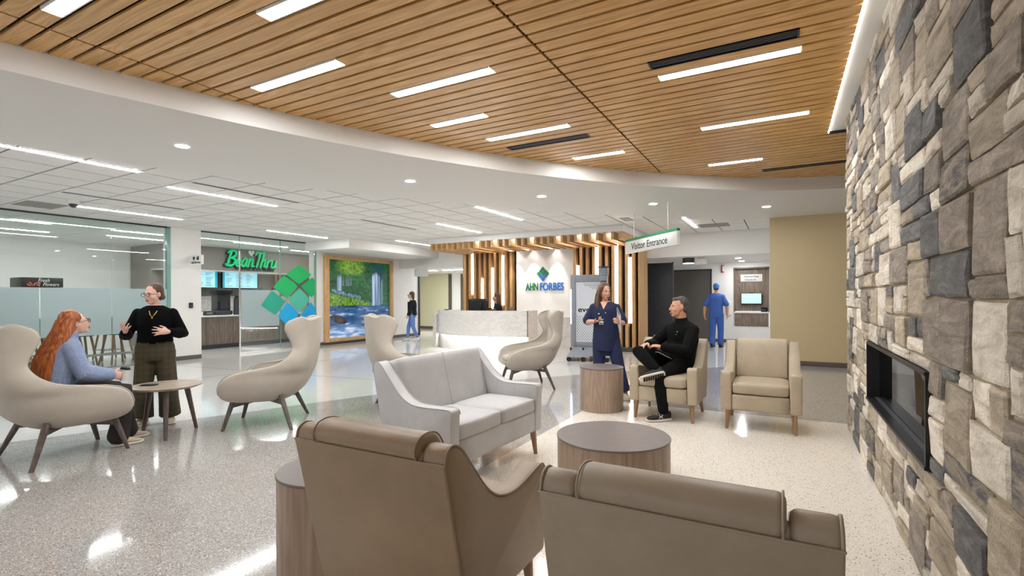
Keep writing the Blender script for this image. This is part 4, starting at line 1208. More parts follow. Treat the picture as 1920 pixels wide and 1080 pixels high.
# ---- inside the coffee shop
cs = MB().box(-18.2, -16.1, 8.15, 15.2, 2.38, CEIL - 0.002).build('trim_8', M['greige'])
struct(cs, 'grey bulkhead with the coffee shop sign', 'bulkhead')
wall('wall_left', [(-18.2, -17.0, 8.15, 15.2, 0.0, 2.38)], M['greige'], 'grey wall with the menu screens behind the coffee counter')
struct(MB().box(-17.0, -16.1, 8.15, 15.2, 2.36, 2.379).build('trim_9', M['white']), 'white underside of the coffee shop bulkhead', 'trim')
bt = thing('coffee_shop_sign', 'green script coffee shop sign with a white heart and black lettering', 'sign', (-16.09, 10.85, 2.62))
M['signgreen'] = emit('sign_green_glow', srgb('#10B070'), 0.25)
M['signdark'] = plain('sign_edge', '#163A34', 0.5)
GLYPH = {'B': (0.70, [[(0.10, 0.0), (0.15, 0.5), (0.22, 1.0)], [(-0.02, 0.86), (0.22, 1.0), (0.52, 0.97), (0.60, 0.78), (0.44, 0.60), (0.22, 0.53), (0.52, 0.48), (0.63, 0.28), (0.48, 0.06), (0.12, 0.0), (-0.04, 0.10)]]),
         'e': (0.46, [[(0.02, 0.22), (0.26, 0.28), (0.34, 0.44), (0.22, 0.55), (0.06, 0.40), (0.03, 0.16), (0.18, 0.0), (0.42, 0.12)]]),
         'a': (0.52, [[(0.36, 0.50), (0.16, 0.53), (0.02, 0.26), (0.08, 0.02), (0.24, 0.06), (0.38, 0.50), (0.36, 0.08), (0.50, 0.06)]]),
         'n': (0.52, [[(0.04, 0.54), (0.02, 0.0)], [(0.02, 0.28), (0.18, 0.52), (0.32, 0.46), (0.32, 0.06), (0.46, 0.06)]]),
         'T': (0.52, [[(-0.06, 0.86), (0.10, 1.02), (0.40, 0.97), (0.66, 1.04)], [(0.34, 1.0), (0.28, 0.5), (0.22, 0.0)]]),
         'h': (0.52, [[(0.14, 1.04), (0.06, 0.5), (0.02, 0.0)], [(0.03, 0.28), (0.20, 0.54), (0.34, 0.44), (0.31, 0.06), (0.44, 0.06)]]),
         'r': (0.40, [[(0.04, 0.54), (0.02, 0.0)], [(0.03, 0.26), (0.16, 0.48), (0.32, 0.54)]]),
         'u': (0.52, [[(0.03, 0.54), (0.02, 0.14), (0.12, 0.0), (0.28, 0.10), (0.37, 0.52), (0.36, 0.08), (0.48, 0.06)]])}
def script(dx, dy, dz, r):
    mb = MB(); cur = 0.0; tot = sum(GLYPH[c][0] for c in 'BeanThru')
    for c in 'BeanThru':
        adv, strokes = GLYPH[c]
        for st_ in strokes:
            pts = smooth_curve([(cur + x, z) for x, z in st_], 4)
            P3 = [V((dx, ((p.x + 0.22 * p.y) / tot - 0.52) * 1.86 + dy, p.y * 0.50 - 0.20 + dz)) for p in pts]
            mb.tube(P3, [r * (0.75 + 0.45 * abs(math.sin(0.7 * i))) for i in range(len(P3))], 8)
        cur += adv
    return mb
script(0.075, 0.0, 0.13, 0.034).build('script_letters', M['signgreen'], bt, smooth=True)
script(0.035, -0.04, 0.105, 0.040).build('letter_edge', M['signdark'], bt, smooth=True)  # darker, thicker copy of the script, offset behind the green letters
text('block_letters', 'COFFEE & ESPRESSO', 0.155, M['sign_black'], bt, (0.02, 0.10, -0.14), '+X', extrude=0.01, bold=0.003, width=1.45)
def heart(s):
    P = []
    for k in range(28):
        a = 2 * math.pi * k / 28
        P.append((s * 16 * math.sin(a) ** 3 / 17, s * (13 * math.cos(a) - 5 * math.cos(2 * a) - 2 * math.cos(3 * a) - math.cos(4 * a)) / 17))
    return P
def flat_x(P, x0, x1):
    n = len(P)
    vs = [(x1, y, z) for y, z in P] + [(x0, y, z) for y, z in P]
    return MB().add(vs, [tuple(range(n)), tuple(range(2 * n - 1, n - 1, -1))] + [(k, (k + 1) % n, n + (k + 1) % n, n + k) for k in range(n)])
flat_x([(y - 0.10, z + 0.40) for y, z in heart(0.115)], 0.09, 0.12).build('heart', M['sign_white'], bt)
flat_x([(-0.09 + y * 0.5, z * 0.7 + 0.40) for y, z in heart(0.08)], 0.12, 0.124).build('heart_leaf', M['cream'], bt)
# menu screens
M['menu'] = emit('menu_screen', (0.36, 0.68, 0.80), 0.28)
M['menu_ink'] = plain('menu_ink', '#3E6C86', 0.5)
M['menu_teal'] = emit('menu_teal', srgb('#1FA5BC'), 0.2)
for i, (a, b) in enumerate(((8.75, 9.92), (10.06, 11.35))):
    t = thing('menu_screen', ['left lit menu screen above the coffee machines', 'right lit menu screen with a teal edge above the coffee counter'][i], 'screen', (-16.55, (a + b) / 2, 2.10), 0, 'menu screens')
    h = (b - a) / 2
    MB().box(-0.03, 0.03, -h, h, -0.285, 0.285).build('housing', M['black'], t)
    ds = MB().box(0.031, 0.033, -h + 0.02, h - 0.02, -0.265, 0.265).build('display', M['menu'], t)
    rr = random.Random(3 + i); ink = MB()
    for c in range(3):
        y0 = -h + 0.12 + c * (2 * h - 0.2) / 3
        for r in range(9):
            if rr.random() < 0.15: continue
            z = 0.21 - r * 0.052
            ink.box(0.0335, 0.0345, y0, y0 + rr.uniform(0.1, 0.24), z - 0.008, z + 0.006)
    ink.build('menu_lines', M['menu_ink'], ds)
    MB().box(0.0335, 0.0345, (-h + 0.02) if i else (h - 0.1), (-h + 0.09) if i else (h - 0.02), -0.26, 0.26).build('teal_edge', M['menu_teal'], ds)
    MB().box(-0.45, -0.03, -0.1, 0.1, -0.1, 0.1).build('wall_mount', M['dgrey'], t)
# counters
ct = thing('coffee_counter', 'grey wood front counter of the coffee shop with pale worktop', 'counter', (-14.6, 9.6, 0))
for k in range(5):
    MB().box(-0.02, 0.02, -2.0 + k * 0.8 + 0.004, -2.0 + (k + 1) * 0.8 - 0.004, 0.14, 0.93).build('front_panel', M['walnut'], ct)
MB().box(-0.66, -0.02, -2.0, 2.0, 0.12, 0.93).build('body', M['walnut'], ct)
MB().box(-0.60, -0.04, -2.0, 2.0, 0.0, 0.12).build('kick', M['dgrey'], ct)
MB().box(-0.70, 0.05, -2.02, 2.02, 0.93, 0.97).build('worktop', M['sign_white'], ct, bevel=0.004)
bc = thing('back_counter', 'white tiled back counter along the coffee shop wall', 'counter', (-16.69, 10.8, 0))
MB().box(-0.28, 0.30, -2.4, 3.0, 0.0, 0.90).build('body', M['white'], bc)
MB().box(-0.30, 0.33, -2.4, 3.0, 0.90, 0.94).build('worktop', M['sign_white'], bc)
MB().box(-0.298, -0.28, -2.4, 3.0, 0.94, 1.55).build('splashback', M['marble2'], bc)
# machines on the front counter
t = thing('coffee_grinder', 'large dark coffee brewer standing on the coffee counter', 'coffee machine', (-14.95, 9.05, 0.97), R_(90))
MB().rbox((0, 0, 0.07), (0.26, 0.20, 0.07), 0.03, n=4).build('base', M['dgrey'], t, smooth=True)
MB().rbox((0.03, 0.03, 0.42), (0.22, 0.16, 0.33), 0.05, n=5).build('body', M['dgrey'], t, smooth=True)
MB().rbox((-0.02, -0.05, 0.70), (0.25, 0.20, 0.09), 0.04, n=4).build('hood', M['black'], t, smooth=True)
MB().cyl((-0.12, -0.12), 0.04, 0.14, 0.42, 14).build('spout', M['black'], t)
t = thing('espresso_machine', 'chrome espresso machine behind the glass on the coffee counter', 'coffee machine', (-14.95, 10.15, 0.97), R_(90))
MB().rbox((0, 0.05, 0.16), (0.36, 0.24, 0.12), 0.03, n=4).build('drip_base', M['steel'], t, smooth=True)
MB().rbox((0, 0.10, 0.42), (0.36, 0.18, 0.16), 0.05, n=5).build('boiler', M['steel'], t, smooth=True)
MB().rbox((0, -0.02, 0.62), (0.40, 0.26, 0.05), 0.03, n=4).build('cup_tray', M['steel'], t, smooth=True)
for s in (-0.2, 0.2):
    MB().tube([(s, -0.12, 0.50), (s, -0.14, 0.40), (s, -0.30, 0.38)], 0.022, 8).build('group_head', M['black'], t)
    MB().tube([(s + 0.14, -0.18, 0.66), (s + 0.2, -0.26, 0.74), (s + 0.26, -0.30, 0.84)], 0.012, 8).build('lever', M['black'], t)
for s in (-0.3, 0.3):
    MB().box(s - 0.03, s + 0.03, -0.15, 0.2, 0.0, 0.05).build('foot', M['black'], t)
t = thing('coffee_airpot', 'round black coffee urn between the two machines on the counter', 'coffee urn', (-14.72, 9.42, 0.97))
MB().cyl((0, 0), 0.10, 0.0, 0.5, 20, 0.09).build('body', M['dgrey'], t)
MB().cyl((0, 0), 0.08, 0.5, 0.58, 20, 0.05).build('lid', M['black'], t)
t = thing('napkin_box', 'small dark dispenser box at the left end of the coffee counter', 'dispenser', (-14.85, 8.6, 0.97))
MB().box(-0.1, 0.1, -0.14, 0.14, 0, 0.13).build('body', M['dgrey'], t, bevel=0.01)
MB().box(0.1, 0.104, -0.08, 0.08, 0.04, 0.1).build('front', M['steel'], t)
o = tag(MB().cyl((0, 0), 0.045, 0.0, 0.12, 16, 0.055).build('cup_stack', M['sign_white']), 'short stack of white cups on the coffee counter', 'cups'); o.location = (-14.75, 8.36, 0.97)
# flower cooler and bar table with stools behind the left glass
t = thing('flower_cooler', 'flower cooler with a black header reading Fresh Flowers behind the glass', 'cooler', (-16.4, 5.3, 0))
MB().box(-0.35, 0.30, -0.40, 0.40, 0.0, 1.76).build('cabinet', M['sign_white'], t, bevel=0.01)
hd = MB().box(-0.35, 0.33, -0.40, 0.40, 1.765, 2.0).build('header', M['black'], t, bevel=0.01)
text('lettering', 'Fresh', 0.12, M['sign_white'], hd, (0.331, 0.02, 1.93), '+X', extrude=0.001, shear=0.4, width=0.22)
text('lettering', 'Flowers', 0.12, M['sign_white'], hd, (0.331, 0.16, 1.83), '+X', extrude=0.001, shear=0.4, width=0.32)
M['flower'] = plain('flower_print', '#C05A3C', 0.5, vary=0.6, scale=40)
fm = MB(); rr = random.Random(4)
for k in range(16):
    fm.ell((0.331, -0.30 + rr.uniform(0, 0.26), 1.83 + rr.uniform(-0.03, 0.05)), (0.002, 0.02, 0.02), nu=8, nv=5)
fm.build('flower_print', M['flower'], hd)
M['stoolgreen'] = plain('stool_green', '#2F7F6A', 0.5)
t = thing('bar_table', 'long green topped bar table behind the frosted glass', 'table', (-13.9, 4.9, 0))
MB().box(-0.35, 0.35, -1.7, 1.7, 1.0, 1.05).build('table_top', M['stoolgreen'], t, bevel=0.01)
for (x, y) in ((-0.28, -1.6), (0.28, -1.6), (-0.28, 1.6), (0.28, 1.6), (0.0, 0.0)):
    MB().tube([(x, y, 0.0), (x, y, 1.0)], 0.03, 8, False).build('leg', M['dgrey'], t)
def stool(loc, rz, label):
    t = thing('bar_stool', label, 'stool', loc, rz, 'bar stools behind the frosted glass')
    MB().rbox((0, 0, 0.70), (0.22, 0.21, 0.05), 0.04, n=4).build('seat', M['stoolgreen'], t, smooth=True)
    MB().rbox((0, 0.20, 0.88), (0.22, 0.03, 0.16), 0.03, n=4).build('backrest', M['stoolgreen'], t, smooth=True)
    for sx in (-1, 1):
        for sy in (-1, 1):
            MB().tube([(0.24 * sx, 0.23 * sy, 0.0), (0.15 * sx, 0.14 * sy, 0.67)], [0.02, 0.026], 8, False).build('leg', M['clubleg'], t)
    MB().box(-0.2, 0.2, -0.205, -0.185, 0.22, 0.24).box(-0.2, 0.2, 0.185, 0.205, 0.22, 0.24).box(-0.205, -0.185, -0.2, 0.2, 0.22, 0.24).box(0.185, 0.205, -0.2, 0.2, 0.22, 0.24).build('footrest', M['steel'], t)
for i, y in enumerate((3.6, 4.3, 5.0, 5.7, 6.35)):
    stool((-13.35, y, 0), R_(-90) + 0.1 * (i % 2), 'bar stool on the near side of the bar table, ' + ['nearest the left picture edge', 'second from the left', 'middle one', 'second from the column', 'nearest the column'][i])
for i, y in enumerate((4.4, 5.2, 6.0)):
    stool((-14.45, y, 0), R_(90), 'bar stool on the far side of the bar table, ' + ['left one', 'middle one', 'right one'][i])
# lights of the shop ceiling
for i, (x, a, b) in enumerate(((-14.2, 3.0, 4.83), (-16.0, 3.6, 5.4), (-14.2, 6.0, 7.8), (-14.2, 9.0, 10.8), (-15.5, 6.4, 8.1), (-14.9, 11.5, 13.3))):
    t = thing('shop_light', 'linear light in the shop ceiling behind the glass, ' + ['near the left edge', 'in the far left', 'behind the column', 'over the coffee counter', 'deep behind the column', 'at the coffee shop far end'][i], 'light', (x, (a + b) / 2, CEIL), 0, 'shop ceiling lights')
    h = (b - a) / 2
    MB().box(-0.045, 0.045, -h, h, -0.004, 0.01).build('housing', M['sign_white'], t)
    MB().box(-0.032, 0.032, -h + 0.01, h - 0.01, -0.010, -0.003).build('lens', M['lamp_act'], t)
# ================================================================== FURNITURE
M['tan_leather'] = leather('tan_leather', '#B3A58F', 0.40)
M['taupe_leather'] = leather('taupe_leather', '#9C9080', 0.40)
M['brown_leather'] = leather('brown_leather', '#937F68', 0.36)
M['grey_leather'] = leather('grey_leather', '#BDBCBC', 0.5, 0.08)
M['wing_fabric'] = leather('wing_fabric', '#C2BAAD', 0.6, 0.06, 0.25)
M['piping'] = plain('piping', '#7F7161', 0.5)
M['laminate'] = plain('dark_laminate', '#766C69', 0.38, vary=0.06, scale=14)

def prof(pts, n=3): return [(p.x, p.y) for p in smooth_curve([(a, b) for a, b in pts], n)]
def side_profile(tall):
    k = tall
    top = prof([(0.42, 0.85 * k), (0.407, 0.895 * k), (0.365, 0.915 * k), (0.31, 0.885 * k), (0.23, 0.79 * k), (0.14, 0.69), (0.05, 0.628), (-0.06, 0.602), (-0.18, 0.606), (-0.34, 0.635), (-0.39, 0.628), (-0.405, 0.60)], 3)
    return [(-0.392, 0.21), (0.275, 0.21)] + top
def tapered_leg(par, x, y, h, mat, dx, dy, r0=0.030, r1=0.017):
    MB().tube([(x + dx, y + dy, 0.0), (x, y, h)], [r1, r0], 14, False).build('leg', mat, par, smooth=False)

def club_chair(name, label, loc, rz, mat, group):
    t = thing(name, label, 'armchair', loc, rz, group)
    P = side_profile(1.0)
    for s in (-1, 1):
        a, b = sorted((0.275 * s, 0.390 * s))
        ar = MB().prism_x(P, a, b).build('arm', mat, t, bevel=0.022, seg=3, angle=50)
        xe = 0.387 * s
        MB().tube([(xe - 0.004 * s, y, z) for y, z in P[1:]], 0.0045, 6).build('piping', mat, ar, smooth=True)
    MB().prism_x([(0.10, 0.212), (0.272, 0.212), (0.418, 0.85), (0.40, 0.885), (0.33, 0.87)], -0.278, 0.278).build('back_panel', mat, t, bevel=0.006)
    MB().prism_x([(0.276, 0.212), (0.283, 0.212), (0.427, 0.853), (0.420, 0.853)], -0.384, 0.384).build('outer_back', mat, t, bevel=0.003)
    MB().rbox((0, -0.06, 0.30), (0.2745, 0.335, 0.088), 0.012, n=4).build('seat_rail', mat, t, smooth=True)
    MB().rbox((0, -0.105, 0.452), (0.272, 0.298, 0.064), 0.035, 0.012, n=6).build('seat_cushion', mat, t, smooth=True)
    CP = prof([(0.415, 0.850), (0.431, 0.880), (0.424, 0.912), (0.392, 0.938), (0.345, 0.943), (0.295, 0.922), (0.255, 0.855), (0.215, 0.74), (0.185, 0.62), (0.168, 0.50)], 3) + [(0.30, 0.49)]
    bc_ = MB().prism_x(CP, -0.270, 0.270).build('back_cushion', mat, t, bevel=0.024, seg=4, angle=50)
    for s in (-1, 1):
        MB().tube([(0.262 * s, y + (0.004 if y > 0.36 else -0.004), z) for y, z in CP[:22]], 0.0035, 6).build('cushion_seam', mat, bc_, smooth=True)
    pts = []
    for k in range(13):
        u = -1 + k / 6
        pts.append((u * 0.386, 0.4235, 0.855))
    MB().tube(pts, 0.0045, 6).build('back_piping', mat, t, smooth=True)
    for sx in (-1, 1):
        for (y, dy) in ((-0.335, -0.012), (0.24, 0.10)):
            tapered_leg(t, 0.315 * sx, y, 0.215, M['clubleg'], 0.015 * sx, dy)
    return t
club_chair('club_chair', 'tan leather club chair with the man in black sitting in it', (-1.235, 6.315, 0), R_(-1), M['tan_leather'], 'leather club chairs')
club_chair('club_chair', 'empty tan leather club chair facing the camera beside the stone wall', (-0.225, 6.28, 0), R_(0.5), M['tan_leather'], 'leather club chairs')
club_chair('club_chair', 'brown leather club chair in the foreground seen from behind, beside the drum table', (-1.42, 1.83, 0), R_(180), M['brown_leather'], 'leather club chairs')
club_chair('club_chair', 'taupe leather club chair in the foreground seen from behind, nearest the stone wall', (-0.265, 1.785, 0), R_(180), M['taupe_leather'], 'leather club chairs')

def loveseat():
    t = thing('loveseat', 'light grey two-seat leather loveseat with sloping arms', 'sofa', (-2.37, 3.55, 0), R_(86.5))
    m = M['grey_leather']; W = 0.665
    P = [(-0.352, 0.225), (0.27, 0.225)] + prof([(0.42, 0.87), (0.415, 0.925), (0.385, 0.945), (0.33, 0.93), (0.24, 0.83), (0.13, 0.715), (0.03, 0.66), (-0.08, 0.645), (-0.30, 0.65), (-0.355, 0.642), (-0.365, 0.61)], 3)
    for s in (-1, 1):
        a, b = sorted(((W - 0.105) * s, W * s))
        ar = MB().prism_x(P, a, b).build('arm', m, t, bevel=0.012, seg=3, angle=50)
        for xe in ((W - 0.003) * s, (W - 0.102) * s):
            MB().tube([(xe, y, z) for y, z in P[2:]], 0.0035, 6).build('piping', m, ar, smooth=True)
    iw = W - 0.106
    MB().prism_x([(0.10, 0.227), (0.268, 0.227), (0.416, 0.87), (0.40, 0.93), (0.36, 0.94)], -iw, iw).build('back_panel', m, t, bevel=0.008)
    MB().rbox((0, -0.05, 0.318), (iw, 0.300, 0.092), 0.010, n=4).build('seat_rail', m, t, smooth=True)
    for s in (-1, 1):
        MB().rbox((s * iw / 2, -0.09, 0.468), (iw / 2 - 0.001, 0.265, 0.066), 0.028, 0.008, n=6).build('seat_cushion', m, t, smooth=True)
    Mx = Matrix.Rotation(R_(-14), 3, 'X')
    bc_ = MB().rbox((0, 0.285, 0.715), (iw - 0.001, 0.075, 0.245), 0.03, 0.004, n=8, M=Mx).build('back_cushion', m, t, smooth=True)
    MB().tube([V((0, 0.285, 0.715)) + Mx @ V((0, -0.080, z)) for z in (-0.2, -0.1, 0.0, 0.1, 0.2, 0.235)] + [V((0, 0.285, 0.715)) + Mx @ V((0, 0.0, 0.248))], 0.0022, 6).build('seam', m, bc_)
    for sx in (-1, 1):
        for (y, dy) in ((-0.295, -0.02), (0.22, 0.09)):
            tapered_leg(t, (W - 0.06) * sx, y, 0.232, M['clubleg'], 0.02 * sx, dy)
    return t
loveseat()

# ---- wing chairs
YF = [(0.335, -0.30), (0.345, -0.36), (0.37, -0.415), (0.41, -0.432), (0.46, -0.432), (0.51, -0.418), (0.568, -0.382), (0.61, -0.335), (0.642, -0.25), (0.662, -0.12), (0.674, 0.0), (0.70, 0.15), (0.76, 0.255), (0.80, 0.295), (0.877, 0.33), (0.95, 0.31), (1.03, 0.27), (1.11, 0.24), (1.17, 0.255), (1.21, 0.32), (1.235, 0.44)]
YB = [(0.335, 0.14), (0.35, 0.21), (0.41, 0.30), (0.50, 0.375), (0.66, 0.44), (0.916, 0.485), (1.235, 0.51)]
WD = [(0.335, 0.20), (0.35, 0.28), (0.41, 0.345), (0.52, 0.385), (0.65, 0.385), (0.76, 0.345), (0.877, 0.285), (1.0, 0.285), (1.11, 0.30), (1.19, 0.295), (1.235, 0.27)]
def shell_grid(off=0.0):
    zs = [0.335, 0.345, 0.37, 0.41, 0.47, 0.53, 0.58, 0.62, 0.65, 0.672, 0.69, 0.715, 0.76, 0.81, 0.877, 0.95, 1.03, 1.10, 1.155, 1.195, 1.22, 1.235]
    n = 28; rows = []
    for z in zs:
        yf, yb, w_ = interp(YF, z), interp(YB, z), interp(WD, z)
        row = []
        for i in range(n + 1):
            a = -math.pi / 2 + math.pi * i / n
            sa, ca = math.sin(a), math.cos(a)
            x = w_ * math.copysign(abs(sa) ** 0.62, sa)
            y = yb - (yb - yf) * (1 - abs(ca) ** 0.62)
            row.append((x, y, z))
        rows.append(row)
    return rows
def wing_mesh():
    rows = shell_grid(); n = len(rows[0]); vs = [p for r in rows for p in r]; fs = []
    for k in range(len(rows) - 1):
        for i in range(n - 1):
            fs.append((k * n + i, k * n + i + 1, (k + 1) * n + i + 1, (k + 1) * n + i))
    me = bpy.data.meshes.new('shell'); me.from_pydata(vs, [], fs)
    me.materials.append(M['wing_fabric'])
    return me
wing_me = wing_mesh()
def wing_chair(label, loc, face):
    rz = math.atan2(face[1], face[0]) + math.pi / 2        # local -y is the front
    t = thing('wing_chair', label, 'armchair', loc, rz, 'high-backed wing chairs')
    sh = link('shell', wing_me, None, t, smooth=True)
    so_ = sh.modifiers.new('thick', 'SOLIDIFY'); so_.thickness = 0.055; so_.offset = -1.0; so_.use_even_offset = False; so_.use_rim = True
    sb = sh.modifiers.new('round', 'SUBSURF'); sb.levels = 1; sb.render_levels = 2
    rows = shell_grid()
    for s in (1, -1):
        idx = -1 if s > 0 else 0
        MB().tube([V(r[idx]) + V((0, -0.004, 0)) for r in rows[2:-1]], 0.006, 6).build('edge_seam', M['wing_fabric'], sh, smooth=True)
    # pan under the seat
    rs = []
    for z, sx, y0, y1 in ((0.338, 0.18, -0.24, 0.12), (0.35, 0.26, -0.34, 0.2), (0.37, 0.31, -0.395, 0.25), (0.41, 0.335, -0.425, 0.27), (0.43, 0.335, -0.42, 0.27)):
        rs.append(((0, (y0 + y1) / 2, z), (sx, 0, 0), (0, (y1 - y0) / 2, 0)))
    MB().rings(rs, 28, 0.75).build('seat_pan', M['wing_fabric'], t, smooth=True)
    rs = []
    for z, k in ((0.432, 0.95), (0.445, 0.99), (0.475, 1.0), (0.50, 0.96), (0.512, 0.85), (0.516, 0.6)):
        rs.append(((0, -0.06, z), (0.325 * k, 0, 0), (0, 0.36 * k, 0)))
    MB().rings(rs, 28, 0.75).build('seat_cushion', M['wing_fabric'], t, smooth=True)
    # inner back pad with headrest seam
    Mx = Matrix.Rotation(R_(-7), 3, 'X')
    MB().rbox((0, 0.405, 0.80), (0.22, 0.035, 0.30), 0.03, 0.01, n=5, M=Mx).build('back_pad', M['wing_fabric'], t, smooth=True)
    MB().rbox((0, 0.425, 1.14), (0.235, 0.035, 0.075), 0.03, 0.008, n=5, M=Mx).build('head_pad', M['wing_fabric'], t, smooth=True)
    # splayed legs on a crossed frame
    for (bx, by, tx, ty, tz) in ((-0.32, -0.40, -0.25, -0.285, 0.40), (0.32, -0.40, 0.25, -0.285, 0.40), (-0.40, 0.33, -0.255, 0.165, 0.43), (0.40, 0.33, 0.255, 0.165, 0.43)):
        d = V((tx - bx, ty - by, tz)).normalized()
        out = V((bx, by, 0)).normalized(); sd = d.cross(out).normalized(); out = sd.cross(d).normalized()
        B, T = V((bx, by, 0.0)), V((tx, ty, tz))
        rs = [(B, sd * 0.017, out * 0.015), (B.lerp(T, 0.5), sd * 0.024, out * 0.022), (T, sd * 0.030, out * 0.028)]
        rs = [(V((c.x, c.y, max(c.z, 0.0))), a, b) for c, a, b in rs]
        MB().rings([(rs[0][0], V((sd.x, sd.y, 0)).normalized() * 0.018, V((out.x, out.y, 0)).normalized() * 0.016)] + rs[1:], 12, 0.7).build('leg', M['legwood'], t)
        Q = B.lerp(T, 0.66)
        c = V((0, -0.06, 0.296)); mid = (Q + c) / 2; dv = (c - Q) / 2
        w_ = V((-dv.y, dv.x, 0)).normalized() * 0.016
        MB().obox(mid, dv, w_, (0, 0, 0.020)).build('stretcher', M['legwood'], t)
    return t
wing_chair('cream wing chair at the left edge with the red-haired woman sitting in it', (-5.92, 2.08, 0), (0.02, 1))
wing_chair('empty cream wing chair seen from the side in front of the coffee shop', (-5.27, 3.77, 0), (-0.78, -0.626))
wing_chair('cream wing chair seen from behind, hidden below by the grey loveseat', (-4.42, 5.22, 0), (0.52, 0.853))
wing_chair('cream wing chair turned to the left in front of the reception desk', (-3.66, 7.28, 0), (-0.77, -0.64))

# ---- tables
def drum(name, label, loc, r, h):
    t = thing(name, label, 'table', loc, 0, 'drum tables')
    MB().cyl((0, 0), r, 0.0, h - 0.016, 64).build('body', M['ashwood'], t, smooth=False)
    for p in t.children: pass
    mb = MB(); n = 64
    rs = [((0, 0, h - 0.015), (r + 0.001, 0, 0), (0, r + 0.001, 0)), ((0, 0, h - 0.012), (r + 0.005, 0, 0), (0, r + 0.005, 0)), ((0, 0, h - 0.003), (r + 0.005, 0, 0), (0, r + 0.005, 0)), ((0, 0, h), (r + 0.002, 0, 0), (0, r + 0.002, 0))]
    mb.rings(rs, n).build('table_top', M['laminate'], t)
    return t
drum('coffee_table', 'low wide round wooden coffee table with a dark top', (-1.12, 3.62, 0), 0.41, 0.42)
drum('drum_table', 'tall wooden drum table in front of the nurse', (-2.07, 6.22, 0), 0.275, 0.55)
drum('drum_table', 'wooden drum table in the foreground behind the brown club chair', (-2.10, 1.87, 0), 0.275, 0.55)
t = thing('side_table', 'round wooden side table on three splayed legs', 'table', (-5.83, 2.94, 0), 0, None)
rs = [((0, 0, 0.497), (0.285, 0, 0), (0, 0.285, 0)), ((0, 0, 0.512), (0.325, 0, 0), (0, 0.325, 0)), ((0, 0, 0.525), (0.335, 0, 0), (0, 0.335, 0)), ((0, 0, 0.528), (0.333, 0, 0), (0, 0.333, 0))]
MB().rings(rs, 48).build('table_top', M['ashtop'], t)
for (x, y) in ((-0.215, -0.13), (0.285, -0.155), (0.03, 0.29)):
    B, T = V((x, y, 0)), V((x * 0.66, y * 0.66, 0.498))
    MB().tube([B, T], [0.017, 0.030], 12, False).build('leg', M['legwood'], t)
ph = thing('smartphone', 'black smartphone lying on the round side table', 'phone', (-5.93, 2.82, 0.528), R_(35))
MB().rbox((0, 0, 0.007), (0.075, 0.038, 0.0065), 0.004, n=4).build('case', M['black'], ph, smooth=True)
MB().box(-0.068, 0.068, -0.033, 0.033, 0.0136, 0.0142).build('screen', M['dgrey'], ph)
# ================================================================== PEOPLE
def skin_mat(name, c):
    m, nt, b = nmat(name)
    b.inputs['Base Color'].default_value = rgb(srgb(c)); b.inputs['Roughness'].default_value = 0.5
    b.inputs['Subsurface Weight'].default_value = 0.08
    b.inputs['Subsurface Radius'].default_value = (0.012, 0.005, 0.003)
    return m
M['skin_pale'] = skin_mat('skin_pale', '#E0B5A2'); M['skin_mid'] = skin_mat('skin_mid', '#D3A089'); M['skin_tan'] = skin_mat('skin_tan', '#CF9A7E')
M['lips'] = plain('lips', '#A85A55', 0.4); M['eye_white'] = plain('eye_white', '#E9E4DF', 0.3); M['iris'] = plain('iris', '#2B2019', 0.2)
M['brow'] = plain('brow', '#4A3224', 0.8)

def remeshed(mb, name, mat, parent, voxel=0.0065, smooth=3):
    """one continuous surface from overlapping closed shapes"""
    me = bpy.data.meshes.new(name); me.from_pydata(mb.v, [], mb.f)
    bm_ = bmesh.new(); bm_.from_mesh(me); bmesh.ops.recalc_face_normals(bm_, faces=bm_.faces); bm_.to_mesh(me); bm_.free()
    o = bpy.data.objects.new(name, me); COL.objects.link(o)
    r = o.modifiers.new('r', 'REMESH'); r.mode = 'VOXEL'; r.voxel_size = voxel; r.use_smooth_shade = True
    s = o.modifiers.new('s', 'SMOOTH'); s.factor = 0.5; s.iterations = smooth
    dgp = bpy.context.evaluated_depsgraph_get(); dgp.update()
    m2 = bpy.data.meshes.new_from_object(o.evaluated_get(dgp)); m2.name = name
    bpy.data.objects.remove(o); bpy.data.meshes.remove(me)
    for p in m2.polygons: p.use_smooth = True
    m2.materials.clear()
    return link(name, m2, mat, parent)

def torso_rings(J, w, d, grow=0.0, low=0.10, top=True):
    """elliptical rings from the hips to the neck; w and d are half widths and depths of hips, waist, chest, shoulders"""
    P, C, N_ = V(J['pelvis']), V(J['chest']), V(J['neck'])
    hx = (V(J['hipR']) - V(J['hipL'])).normalized(); sx = (V(J['shR']) - V(J['shL'])).normalized()
    up0 = (C - P).normalized(); up1 = (N_ - C).normalized()
    def ring(c, lx, up, a, b):
        lx = (lx - up * lx.dot(up)).normalized(); dp = up.cross(lx).normalized()
        return (c, lx * (a + grow), dp * (b + grow))
    mixv = lambda t: (hx * (1 - t) + sx * t).normalized()
    rs = [ring(P - up0 * low, hx, up0, w[0] * 0.93, d[0] * 0.95), ring(P, hx, up0, w[0], d[0]), ring(P.lerp(C, 0.3), mixv(0.3), up0, w[0] * 0.35 + w[1] * 0.65, d[0] * 0.4 + d[1] * 0.6),
          ring(P.lerp(C, 0.55), mixv(0.55), up0, w[1], d[1]), ring(C, sx, up1, w[2], d[2]), ring(C.lerp(N_, 0.45), sx, up1, w[2] * 0.98, d[2] * 0.95),
          ring(C.lerp(N_, 0.72), sx, up1, w[3], d[3])]
    if top:
        rs += [ring(C.lerp(N_, 0.90), sx, up1, w[3] * 0.66, d[3] * 0.82), ring(N_, sx, up1, 0.068, 0.062)]
    return rs

